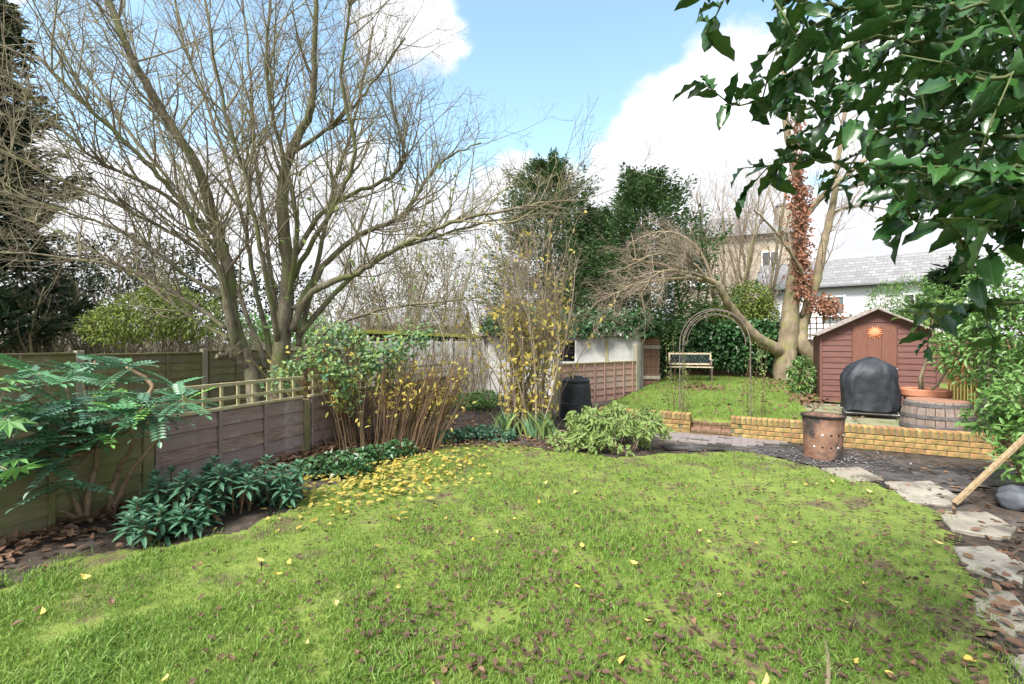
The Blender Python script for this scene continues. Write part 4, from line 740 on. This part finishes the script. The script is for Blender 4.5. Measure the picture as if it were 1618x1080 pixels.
# rosette shrub in the bed
es = thing('rosette_shrub', 'low dark blue green shrub of leaf rosettes beside the maroon panel', 'shrub', G(340, 845)); sm = MB(); nl = []
for k in range(92):
    px = random.uniform(222, 465); f = (px - 225) / 237; yb = 868 - 66 * f; D = F * H / (yb - CY) + random.uniform(.05, .5); g = Vector(((px - CX) / F * D, D, .02)); h = random.uniform(.08, .46) * (1 - .25 * abs(f - .45)); tip = g + Vector((random.uniform(-.12, .12), random.uniform(-.1, .06), h)); sm.tube([g, g.lerp(tip, .5) + rv() * .02, tip], .008, .005, 5)
    for q in range(20):
        a = q * 2.4; el = .9 - q * .07; nl.append((tip - Vector((0, 0, q * .006)), Vector((math.cos(a) * math.cos(el), math.sin(a) * math.cos(el), math.sin(el))), .06 + .07 * min(q / 9, 1)))
sm.build('stems', TWIGR, es); lv = MB(); pos = np.array([a[0] for a in nl]); d = np.array([a[1] for a in nl]); lv.leaves(pos, d, np.tile((0, 0, 1.), (len(pos), 1)) + d * .01, np.array([a[2] for a in nl]), .036, fold=.12, hexa=True, droop=.15); lv.build('rosettes', EUPH, es)
# brown stemmed shrub
ks = thing('brown_stem_shrub', 'thicket of cut brown stems with yellow green leaves behind the lawn', 'shrub', G(590, 712)); sm = MB(); lp = []; ld = []
for k in range(260):
    px = random.uniform(490, 690); b = G(px, 712 - 14 * random.random() + random.uniform(-4, 10)); f = (px - 590) / 100; L_ = random.uniform(.75, 1.55)
    d = Vector((f * .42 + random.uniform(-.16, .16), random.uniform(-.2, .25), 1)).normalized(); pts = [b, b + d * L_ * .5 + rv() * .03, b + d * L_ + Vector((f * .1, 0, -.02)) + rv() * .05]; sm.tube(smooth_path(pts, 3), .008, .004, 4, cap=False)
    for q in range(3): s_ = pts[1].lerp(pts[2], random.uniform(0, 1)); twig(sm, s_, d + rv() * .5, random.uniform(.12, .35), .003, 0)
    if random.random() < .8:
        for q in range(random.randint(2, 7)): lp.append(pts[1].lerp(pts[2], random.uniform(.1, 1.1)) + rv() * .07); ld.append(rv() + Vector((0, 0, -.5)))
sm.build('stems', TWIGR, ks, smooth=True); lv = MB(); n_ = len(lp); lv.leaves(np.array(lp), np.array(ld), rng.normal(0, .5, (n_, 3)) + np.array((0, -.4, 1)), rng.uniform(.05, .10, n_), rng.uniform(.025, .045, n_), hexa=True); lv.build('yellow_leaves', YELLOW, ks)
rs = thing('rambling_rose', 'blue green rose foliage rambling over the tops of brown stems', 'rose', G(560, 708)); sm = MB(); lp = []; ld = []
for l in ([(560, 705, 6.9), (530, 600, 6.7), (500, 560, 6.5), (465, 590, 6.2), (435, 600, 6.1)], [(590, 705, 6.9), (580, 600, 6.8), (570, 545, 6.7), (540, 530, 6.6), (510, 540, 6.5)], [(600, 705, 6.9), (620, 590, 6.8), (640, 540, 6.7), (680, 530, 6.7)], [(600, 705, 6.9), (600, 600, 6.7), (590, 560, 6.5), (620, 550, 6.4)], [(560, 705, 6.9), (555, 640, 6.4), (540, 590, 6.3), (520, 580, 6.2)]):
    sp = smooth_path(PP(l), 8, .01); sm.tube(sp, .009, .003, 5)
    for q in sp[8:]:
        for _ in range(20): lp.append(q + rv() * random.uniform(.03, .26)); ld.append(rv() + Vector((0, -.3, -.2)))
sm.build('stems', TWIG, rs, smooth=True); lv = MB(); n_ = len(lp); lv.leaves(np.array(lp), np.array(ld), rng.normal(0, .4, (n_, 3)) + np.array((0, -.3, 1)), rng.uniform(.05, .085, n_), rng.uniform(.035, .055, n_), hexa=True); lv.build('foliage', ROSE, rs)
# tall yellow leaved shrub
ys = thing('yellow_leaved_shrub', 'tall arching shrub with pale twigs and yellow autumn leaves in the middle', 'shrub', G(830, 682)); sm = MB(); lp = []; ld = []
for k in range(66):
    b = G(random.uniform(805, 860), random.uniform(672, 690)); tx = random.choice((random.gauss(835, 50), random.uniform(735, 925))); tyy = random.uniform(335, 540); D = b.y + random.uniform(-.5, .6); tip = P(tx, tyy, D); mid = b.lerp(tip, .5) + Vector((random.uniform(-.28, .28), random.uniform(-.2, .2), .3)); r = random.uniform(.008, .02); sp = smooth_path([b, mid, tip], 6, .012); sm.tube(sp, r, .003, 5)
    for q in range(9):
        i = random.randint(5, 11); twig(sm, sp[i], (sp[i + 1] - sp[i]).normalized() + rv() * .6, random.uniform(.25, .8), .004, 1, .12, 4)
    for q in range(34):
        i = random.randint(2, 12); c = sp[i] + rv() * random.uniform(.03, .22)
        if P(0, 470, c.y).z > c.z or random.random() < .35: lp.append(c); ld.append(rv() + Vector((0, 0, -.6)))
sm.build('stems', TWIG2, ys, smooth=True); lv = MB(); n_ = len(lp); lv.leaves(np.array(lp), np.array(ld), rng.normal(0, .5, (n_, 3)) + np.array((0, -.5, .8)), rng.uniform(.06, .12, n_), rng.uniform(.035, .06, n_), hexa=True); lv.build('yellow_leaves', YELLOW, ys)
# iris clumps: each blade is a real curved strip
for c_, lab in (((800, 686), 'clump of sword shaped iris leaves left of the yellow shrub base'), ((852, 690), 'clump of sword shaped iris leaves right of the yellow shrub base')):
    g = G(*c_); o = thing('iris_clump', lab, 'iris', g, 'iris clumps'); w = MB()
    for k in range(46):
        a = random.uniform(0, 6.28); b = g + Vector((random.gauss(0, .12), random.gauss(0, .1), -.01)); d = Vector((math.cos(a) * .45, math.sin(a) * .35, 1)).normalized(); L_ = random.uniform(.3, .6); sd_ = d.cross(rv()).normalized() * .017
        p_ = [b, b + d * L_ * .55, b + d * L_ + Vector((d.x, d.y, -.35)) * L_ * .3]; w.add([p_[0] - sd_, p_[0] + sd_, p_[1] + sd_, p_[1] - sd_, p_[2]], [(0, 1, 2), (0, 2, 3), (3, 2, 4)])
    w.build('leaves', ROSE, o)
# heap of prunings
hp = thing('pruning_heap', 'heap of cut branches with drooping pale green leaves by the compost bin', 'branches', G(960, 712)); sm = MB(); lp = []; ld = []
for k in range(52):
    b = G(random.uniform(905, 1020), random.uniform(696, 716)); f = random.random(); tip = b + Vector((random.uniform(-.35, .35), random.uniform(-.2, .3), random.uniform(.1, .68) * (1 - abs((b.x - 1.6) / 1.6) * .5))); mid = b.lerp(tip, .5) + Vector((0, 0, .12)); sp = smooth_path([b, mid, tip, tip + Vector((random.uniform(-.2, .2), -.1, -.1))], 4, .01); sm.tube(sp, .007, .003, 4)
    for q in sp[3:]:
        for _ in range(5): lp.append(q + rv() * .06); ld.append(rv() * 1.0 + Vector((0, -.2, -.7)))
sm.build('stems', TWIG2, hp, smooth=True); lv = MB(); n_ = len(lp); lv.leaves(np.array(lp), np.array(ld), rng.normal(0, .6, (n_, 3)) + np.array((0, -.6, .6)), rng.uniform(.08, .13, n_), rng.uniform(.028, .045, n_), hexa=True); lv.build('leaves', PALEG, hp)
# climbing stems on the arch
cl = thing('climbing_rose', 'thin leafless rose stems climbing the metal arch', 'rose', S(-.28, .5, .27)); sm = MB(); lp = []; ld = []
for side in (-1, 1):
    sm = MB()
    for k in range(7): x = -.28 + side * (.56 + random.uniform(-.1, .25)); sp = smooth_path([S(x, random.uniform(.3, .8), .25), S(x + random.uniform(-.06, .06), .5, .7), S(x + random.uniform(-.08, .08), .5, random.uniform(.9, 1.7))], 5, .015); sm.tube(sp, .006, .003, 4); [twig(sm, q, rv() + Vector((0, 0, .3)), .2, .0025, 0) for q in sp[2::2]]; lp += [q + rv() * .05 for q in sp[4:] for _ in range(3)]
    sm.build('stems', TWIGR, cl, smooth=True)
n_ = len(lp); lv = MB(); lv.leaves(np.array(lp), rng.normal(0, 1, (n_, 3)), rng.normal(0, 1, (n_, 3)) + np.array((0, 0, 1)), .045, .03); lv.build('foliage', PALEG, cl)
# ------------------------------------------------------------------ mahonia
def pinnate(L_, pairs, w):
    bm = MB(); pos = []; d = []; Ls = []
    for i in range(pairs):
        t = .18 + .8 * i / pairs
        for s_ in (-1, 1): pos.append((t * L_, 0, -.12 * L_ * t * t)); d.append((.45, s_ * 1.0, .12)); Ls.append(w * (1 - .35 * abs(t - .5)))
    pos.append((L_, 0, -.12 * L_)); d.append((1, 0, -.2)); Ls.append(w)
    bm.leaves(np.array(pos, float), np.array(d, float), np.tile((0, 0, 1.), (len(pos), 1)), np.array(Ls), w * .48, fold=.15, hexa=True, droop=.1); bm.tube([(0, 0, 0), (L_ * .5, 0, -.03 * L_), (L_, 0, -.12 * L_)], .004, .002, 4); return bm
mp_me = [pinnate(L_, n_, w).mesh('leaf') for L_, n_, w in ((.30, 7, .062), (.25, 6, .055), (.33, 8, .066))]
for m_ in mp_me: m_.materials.append(MAHON)
yl_me = mp_me[1].copy(); yl_me.materials.clear(); yl_me.materials.append(BRIGHT)
MBARK = mat('mahonia_bark', (.14, .09, .055), (.27, .19, .12), 16, .85, .6)
mh = thing('mahonia', 'leggy mahonia with blue green pinnate leaves against the left fence', 'shrub', G(150, 840, .05)); sm = MB(); crowns = []
for l in ([(135, 838, 3.75), (120, 790, 3.75), (100, 745, 3.75), (70, 690, 3.7), (55, 640, 3.65)], [(135, 838, 3.75), (140, 780, 3.8), (152, 730, 3.85), (152, 680, 3.85), (150, 640, 3.8)], [(140, 836, 3.8), (115, 815, 3.7), (95, 806, 3.6)],
          [(170, 826, 3.9), (180, 770, 3.95), (190, 735, 3.95), (210, 700, 3.9), (205, 660, 3.85), (192, 620, 3.85)], [(170, 826, 3.9), (190, 780, 3.9), (215, 735, 3.85), (250, 690, 3.8), (255, 660, 3.8), (245, 635, 3.8)], [(152, 700, 3.85), (120, 650, 3.9), (100, 600, 3.9)], [(205, 665, 3.85), (240, 610, 4.0), (200, 580, 4.1)]):
    sp = smooth_path(PP(l), 5, .006); sm.tube(sp, .026, .011, 8); crowns.append((sp[-1], sp[-1] - sp[-4])); 
    if len(l) > 4: crowns.append((sp[-5], rv() + Vector((0, 0, .6))))
sm.build('stem', MBARK, mh, smooth=True)
extra = [P(*q) for q in ((20, 600, 3.5), (95, 640, 3.6), (50, 745, 3.4), (100, 760, 3.5), (5, 665, 3.3), (70, 700, 3.4), (60, 590, 3.6), (150, 570, 4.2), (60, 660, 3.4), (130, 640, 3.6), (190, 660, 3.6), (30, 640, 3.4), (90, 680, 3.5), (180, 600, 4.1), (130, 590, 4.2), (290, 630, 3.9), (60, 720, 3.5), (230, 640, 3.7), (110, 720, 3.5), (160, 690, 3.6), (20, 700, 3.3), (270, 610, 4.1))]
k = 0
for c, d in crowns + [(e, Vector((0, 0, 1))) for e in extra]:
    if c.z < .45: continue
    for q in range(8):
        a = q * 2.399 + random.uniform(-.3, .3); el = random.uniform(-.6, .6); dv = Vector((math.cos(a) * math.cos(el), math.sin(a) * math.cos(el), math.sin(el))); Mq = dv.to_track_quat('X', 'Z').to_matrix() @ Matrix.Rotation(random.uniform(-.35, .35), 3, 'X')
        k += 1; piece('leaf', yl_me if k % 17 == 0 else mp_me[k % 3], mh, c + rv() * .03, Mq)
    if (c - P(150, 660, 3.8)).length > .05: pass
tw = MB(); hub = P(150, 690, 3.85)
for e in extra: tw.tube(smooth_path([hub + Vector((0, 0, -.1)), hub.lerp(e, .55) + Vector((0, 0, -.05)), e], 4), .012, .008, 6)
tw.build('side_stems', MBARK, mh, smooth=True)
# lobed leaf fatsia at the left edge
def lobed(r, n):
    v = [(0, 0, 0)]; T = []
    for i in range(n):
        a = R(-115) + R(230) * i / (n - 1); v.append((math.cos(a) * r, math.sin(a) * r, -.15 * r))
        if i < n - 1: b = a + R(115) / (n - 1); v.append((math.cos(b) * r * .52, math.sin(b) * r * .52, .03 * r))
    for i in range(1, len(v) - 1): T.append((0, i, i + 1))
    w = MB(); w.add(v, T); return w
lb_me = lobed(.15, 8).mesh('leaf'); lb_me.materials.append(mat('fatsia_leaf', (.08, .20, .05), (.15, .29, .09), 9, .4, .1, rand='object', c3=(.12, .28, .07), spec=.5, transl=.2))
fa = thing('fatsia', 'bright green lobed leaves entering at the left edge in front of the mahonia', 'shrub', Vector((-3.75, 3.1, 0))); sm = MB()
for k in range(18):
    c = P(random.uniform(-70, 50), random.choice((random.uniform(560, 690), random.uniform(690, 780))), random.uniform(3.0, 3.4)); a = random.uniform(0, 6.28); tilt = Matrix.Rotation(a, 3, 'Z') @ Matrix.Rotation(random.uniform(-.2, .8), 3, 'Y'); piece('leaf', lb_me, fa, c, tilt, (random.uniform(.7, 1.1),) * 3); b_ = Vector((-3.75 + random.uniform(-.05, .05), 3.1, .25 + .3 * random.random())); sm.tube(smooth_path([b_, b_.lerp(c, .6) + Vector((0, 0, .08)), c], 4), .006, .004, 5)
sm.tube([(-3.75, 3.1, -.05), (-3.74, 3.1, .6), (-3.78, 3.12, 1.0)], .025, .015, 7); sm.build('stem', BARK2, fa, smooth=True)
# ------------------------------------------------------------------ holly over the camera's right shoulder
def holly_leaf(L_, W, bend, wav):
    n = 7; v = []; T = []
    for i in range(n):
        t = i / (n - 1); wd_ = W * math.sin(math.pi * min(max(t, .0), 1) ** .8) ** .8 * (1 if i % 2 else .80) if 0 < i < n - 1 else .0
        x = t * L_; z = -bend * L_ * t * t; ez = wav * W * (1 if i % 2 else -.4) + .22 * wd_
        v += [(x, -wd_ / 2, z + ez), (x, 0, z), (x, wd_ / 2, z + ez * .8)]
    for i in range(n - 1):
        a = i * 3
        for j in (0, 1): T += [(a + j, a + 3 + j, a + 4 + j), (a + j, a + 4 + j, a + 1 + j)]
    w = MB(); w.add(v, T); return w
hl_me = [holly_leaf(*q).mesh('leaf', smooth=True) for q in ((.085, .042, .15, .12), (.075, .036, .3, .2), (.095, .045, .05, .08), (.07, .04, .22, .25))]
for m_ in hl_me: m_.materials.append(HOLLY)
def midrib(m):
    nt = m.node_tree; N = nt.nodes; L = nt.links; b = N['Principled BSDF']; src = b.inputs['Base Color'].links[0].from_socket; tc = N.new('ShaderNodeTexCoord'); sp = N.new('ShaderNodeSeparateXYZ'); L.new(tc.outputs['Object'], sp.inputs[0])
    ab = N.new('ShaderNodeMath'); ab.operation = 'ABSOLUTE'; L.new(sp.outputs[1], ab.inputs[0]); mr = N.new('ShaderNodeMapRange'); mr.inputs[1].default_value = .0004; mr.inputs[2].default_value = .0016; mr.inputs[3].default_value = .55; mr.inputs[4].default_value = 0; L.new(ab.outputs[0], mr.inputs[0])
    mx = N.new('ShaderNodeMix'); mx.data_type = 'RGBA'; L.new(mr.outputs[0], mx.inputs[0]); L.new(src, mx.inputs[6]); mx.inputs[7].default_value = (.09, .16, .045, 1); L.new(mx.outputs[2], b.inputs['Base Color'])
midrib(HOLLY)
ho = thing('holly_bush', 'large dark glossy holly branches hanging in from the upper right', 'holly', Vector((2.55, 1.5, 0))); sm = MB(); hub = Vector((2.5, 1.5, 1.9)); cnt = 0; rest = []
sm.tube(smooth_path([(2.55, 1.5, -.1), (2.5, 1.52, .9), (2.52, 1.5, 1.9), (2.4, 1.5, 3.0), (2.45, 1.5, 3.8)], 5), .07, .03, 10)
paths = [[(1700, 60, 1.15), (1500, 70, 1.1), (1380, 60, 1.1), (1300, 95, 1.1), (1240, 120, 1.1)], [(1700, 150, 1.25), (1480, 170, 1.25), (1350, 165, 1.25), (1250, 170, 1.3), (1150, 162, 1.3)], [(1720, 210, 1.0), (1560, 215, 1.0), (1430, 200, 1.0), (1330, 210, 1.05)],
         [(1720, 290, 1.3), (1520, 290, 1.3), (1400, 265, 1.3), (1290, 255, 1.35), (1215, 262, 1.35)], [(1720, 350, .95), (1600, 360, .95), (1500, 350, .95), (1410, 350, 1.0)], 
         [(1740, 480, 1.35), (1600, 480, 1.35), (1540, 488, 1.4), (1470, 500, 1.4)], [(1700, -20, .95), (1500, 5, .95), (1330, 10, .95), (1240, -5, 1.0), (1150, -14, 1.0)], [(1720, 100, .8), (1600, 120, .8), (1500, 130, .8)], [(1720, 250, .8), (1620, 260, .8), (1540, 270, .82)],
         [(1700, -30, 1.3), (1550, 20, 1.3), (1420, 40, 1.3), (1330, 60, 1.3)], [(1720, 20, 1.5), (1500, 30, 1.5), (1400, 110, 1.5), (1320, 140, 1.5)], [(1720, 330, 1.5), (1560, 320, 1.5), (1450, 300, 1.5), (1380, 300, 1.5)], [(1720, 180, 1.5), (1600, 230, 1.5), (1480, 240, 1.5)], [(1740, 400, .9), (1640, 320, .9), (1580, 290, .9)]]
paths += [[(1720, y_, d_), (1620, y_ + 10, d_), (1540, y_ + random.uniform(-30, 30), d_), (1450, y_ + random.uniform(-40, 20), d_)] for y_, d_ in ((-20, 1.7), (50, 1.35), (120, 1.6), (170, 1.1), (230, 1.7), (280, 1.15), (330, 1.7))]
paths += [[(1730, y_, d_), (1640, y_ + random.uniform(-20, 20), d_), (1560, y_ + random.uniform(-40, 40), d_), (1430 + random.uniform(0, 60), y_ + random.uniform(-40, 40), d_)] for y_, d_ in ((-40, 1.1), (10, 1.2), (70, 1.9), (90, 1.0), (140, 1.9), (190, 1.4), (215, 1.2), (260, 1.9), (300, 1.0), (310, 1.9), (335, 1.25), (-10, 1.9), (40, .85))]
def hl(p, dv, sc=.92):
    global cnt
    Mq = dv.to_track_quat('X', 'Z').to_matrix() @ Matrix.Rotation(random.uniform(-1.1, 1.1), 3, 'X')
    cnt += 1
    if cnt <= 295 or True: rest.append((p, Mq, sc * random.uniform(.75, 1.15)))
for l in paths:
    sp = smooth_path(PP(l), 7, .006); sm.tube(smooth_path([hub + rv() * .15 + Vector((0, 0, (sp[0].z - hub.z) * .6)), sp[0]], 3), .012, .007, 6); sm.tube(sp, .006, .002, 6)
    for i in range(3, len(sp)):
        dd = (sp[i] - sp[i - 1]).normalized()
        hl(sp[i], (dd * .5 + rv() * .8 + Vector((0, 0, -.1))).normalized())
        if random.random() < .38:
            e = sp[i] + (dd * .4 + rv()).normalized() * random.uniform(.07, .16); sm.tube([sp[i], sp[i].lerp(e, .5) + rv() * .006, e], .0025, .0015, 4)
            for q in range(4): hl(sp[i].lerp(e, .35 + .2 * q), ((e - sp[i]).normalized() * .5 + rv() * .8).normalized())
sm.build('branches', mat('holly_stem', (.06, .09, .03), (.11, .13, .05), 9, .7, .1), ho, smooth=True)
rest.sort(key=lambda a: a[0].length - 1.55 * 0 if True else 0)
for i, (p, Mq, sc) in enumerate(rest[:300]): piece('leaf', hl_me[i % 4], ho, p, Mq, (sc,) * 3)
if len(rest) > 300:
    w = MB()
    for i, (p, Mq, sc) in enumerate(rest[300:]):
        me = hl_me[i % 4]; co = np.empty(len(me.vertices) * 3); me.vertices.foreach_get('co', co); ti = np.empty(len(me.polygons) * 3, dtype=np.int64); me.polygons.foreach_get('vertices', ti) if False else me.loops.foreach_get('vertex_index', ti)
        w.add(co.reshape(-1, 3) * sc @ np.array(Mq).T + np.array(p), ti.reshape(-1, 3))
    tag(w.build('far_leaves', HOLLY, ho, smooth=True), kind='stuff')
# ------------------------------------------------------------------ grass
def grass(name, X, Y, Z, h, label):
    n = len(X); a = rng.uniform(0, 6.283, n); sd_ = np.stack([np.cos(a), np.sin(a), np.zeros(n)], 1); ln = rng.normal(0, .42, (n, 2)); wd_ = h * rng.uniform(.035, .075, n) + .0008
    b = np.stack([X, Y, Z], 1); lean = np.stack([ln[:, 0], ln[:, 1], np.zeros(n)], 1); m = b + (lean * .4 + np.array((0, 0, 1.))) * (h * .55)[:, None]; t = b + (lean * 1.1 + np.array((0, 0, .88))) * h[:, None]; w = sd_ * wd_[:, None]
    V = np.stack([b - w, b + w, m + w * .75, m - w * .75, t], 1).reshape(-1, 3); i = np.arange(n)[:, None] * 5; T = np.concatenate([i + np.array([q]) for q in ((0, 1, 2), (0, 2, 3), (3, 2, 4))]); g = MB(); g.add(V, T)
    o = g.build(name, BLADE); return tag(o, label, 'grass', kind='stuff')
N_ = 430000; Dd = 1.75 * (9.0 / 1.75) ** (rng.uniform(0, 1, N_) ** 1.0); Xs = rng.uniform(-1.25, 1.25, N_) * Dd
k = lawn_keep(Xs + rng.normal(0, .11, N_), Dd + rng.normal(0, .11, N_)); Xs, Dd = Xs[k], Dd[k]
moss = sn(Xs, Dd, .9, .7) + .9 * np.exp(-(((Xs - 3.0) / 1.5) ** 2 + ((Dd - 4.6) / 1.2) ** 2)); edge = sum(inpoly(Xs + a_, Dd + b_, LAWN).astype(float) for a_, b_ in ((.13, 0), (-.13, 0), (0, .16), (0, -.16), (.3, .1), (-.3, .1), (.2, -.2), (-.2, .3))) / 8; patch = sn(Xs, Dd, 3.3, 2.2) + 1.1 * (1 - edge) + .6 * sn(Xs, Dd, 7, .4); k = rng.uniform(0, 1, len(Xs)) < np.clip(1.05 - .55 * moss, .28, 1) * np.clip(.9 - .95 * patch, .05, 1); Xs, Dd, moss = Xs[k], Dd[k], moss[k]
edge = edge[k]; hh = .8 * (.45 + .55 * edge) * np.clip(.034 + .016 * sn(Xs, Dd, 2.3, 1) - .012 * moss, .014, .08) * rng.choice((.55, .8, 1.0, 1.35, 1.9), len(Xs), p=(.25, .25, .25, .17, .08))
grass('lawn_grass', Xs, Dd, .010 + bump_z(Xs, Dd), hh, 'short bright green grass of the front lawn')
N_ = 45000; s_ = rng.uniform(-2.25, 2.6, N_); t_ = .2 + 8.4 * rng.uniform(0, 1, N_) ** 1.3; k = ~((s_ > 1.1) & (t_ < 3.3)); s_, t_ = s_[k], t_[k]
grass('terrace_grass', W0.x + Vv.x * s_ + U.x * t_, W0.y + Vv.y * s_ + U.y * t_, .265 + .014 * t_ + .012 * sn(s_, t_, 2), rng.uniform(.03, .075, len(s_)), 'green grass of the raised lawn behind the brick wall')
# ------------------------------------------------------------------ fallen leaves
def fleaf(L_, W, curl, tw):
    v = []; T = []
    for i, (t, w_) in enumerate(((0, .05), (.25, .8), (.5, 1), (.75, .7), (1, .03))):
        z = curl * L_ * (t - .5) ** 2 * 2 + .004; v += [((t - .5) * L_, -W * w_ / 2, z + tw * w_ * W), ((t - .5) * L_, 0, z), ((t - .5) * L_, W * w_ / 2, z + tw * .5 * w_ * W)]
    for i in range(4):
        a = i * 3
        for j in (0, 1): T += [(a + j, a + 3 + j, a + 4 + j), (a + j, a + 4 + j, a + 1 + j)]
    w = MB(); w.add(v, T); return w
shapes = [(.06, .032, .5, .3), (.05, .035, .2, .55), (.075, .034, .7, .2), (.045, .03, -.2, .4)]
fb_me, fy_me = [], []
for q in shapes:
    for lst, m_ in ((fb_me, DEADO), (fy_me, YELO)): me = fleaf(*q).mesh('fallen_leaf'); me.materials.append(m_); lst.append(me)
cnt = 0
while cnt < 285:
    D = 1.9 + 3.6 * random.random() ** 1.2; x = random.uniform(-1.12, 1.12) * D
    if not lawn_keep(np.array([x]), np.array([D]))[0]: continue
    if x < -.2 * D and random.random() < .5: continue
    y_ = random.random() < (.16 if x > -.3 * D else .3); piece('fallen_leaf', random.choice(fy_me if y_ else fb_me), lawn, (x, D, .026 + random.uniform(0, .012)), Euler((random.uniform(-.5, .5), random.uniform(-.5, .5), random.uniform(0, 6.28))), (random.uniform(.5, 1.05) * (1.1 if y_ else .95),) * 3); cnt += 1
def litter(name, pts, L_, W, m, label, zf):
    n = len(pts); p = np.array([(x, y, zf(x, y)) for x, y in pts]); w = MB(); w.leaves(p, rng.normal(0, 1, (n, 3)) * (1, 1, .25), rng.normal(0, .35, (n, 3)) + np.array((0, 0, 1)), L_ * rng.uniform(.6, 1.3, n), W * rng.uniform(.7, 1.2, n), fold=.2, hexa=True); tag(w.build(name, m), label, 'leaves', kind='stuff')
pts = []
while len(pts) < 1150:
    px = random.gauss(612, 92); py = random.gauss(742, 30) - (px - 610) * .18; 
    if py > 690: pts.append(tuple(G(px, py).xy))
litter('yellow_leaf_litter', pts, .07, .04, YELLOW, 'drift of yellow fallen leaves at the back left of the lawn', lambda x, y: .035 + random.uniform(0, .02))
pts = []
while len(pts) < 3400:
    q = G(random.uniform(300, 1580), 700 + 385 * random.random() ** 2)
    if lawn_keep(np.array([q.x]), np.array([q.y]))[0] and (q.x > -.35 * q.y or random.random() < .25): pts.append((q.x, q.y))
litter('brown_leaf_scatter', pts, .040, .024, mat('dark_scatter', (.045, .03, .02), (.09, .055, .036), 5, .7, 0, rand='island', c3=(.10, .06, .036)), 'small dark brown leaves scattered over the lawn', lambda x, y: .028 + random.uniform(0, .015))
pts = []
for _ in range(4200):
    r_ = random.random()
    if r_ < .33: t_ = random.uniform(-1.6, 3.0); q = FA + FD * t_ + FN * abs(random.gauss(.12, .28)); pts.append((q.x, q.y))
    elif r_ < .72: q = G(random.uniform(640, 1010), random.uniform(640, 712)); pts.append((q.x, q.y))
    elif random.random() < .3: q = G(random.uniform(1380, 1640), random.uniform(735, 1060)); pts.append((q.x, q.y)) if not lawn_keep(np.array([q.x]), np.array([q.y]))[0] else None
litter('brown_leaf_litter', pts, .075, .042, DEADB, 'brown dead leaves lying over the soil beds', lambda x, y: float(soil_z(np.array(x), np.array(y))) + .02 + random.uniform(0, .02))
pts = [(lambda q: (q.x, q.y))(S(random.gauss(1.3, .5), random.gauss(6.6, 1.3))) for _ in range(420)] + [(lambda q: (q.x, q.y))(S(random.gauss(-.9, .3), random.gauss(4.6, .4))) for _ in range(220)] + [(lambda q: (q.x, q.y))(S(random.uniform(-2.2, 2), random.uniform(.3, 8))) for _ in range(300)] + [(lambda q: (q.x, q.y))(S(random.gauss(1.3, .15), random.uniform(2.2, 4))) for _ in range(150)]
litter('terrace_leaf_litter', pts, .09, .06, DEADB, 'brown dead leaves on the raised lawn below the tree', lambda x, y: .31 + .014 * ((x - W0.x) * U.x + (y - W0.y) * U.y))
st_ = MB(); a, b = G(1303, 1010, .03), G(1308, 1085, .03); st_.tube(smooth_path([a, a.lerp(b, .5) + Vector((.01, 0, .01)), b], 4), .008, .011, 7); tag(st_.build('fallen_stick', BARK2, loc=a), 'pale bare stick lying on the grass at the bottom edge', 'stick')
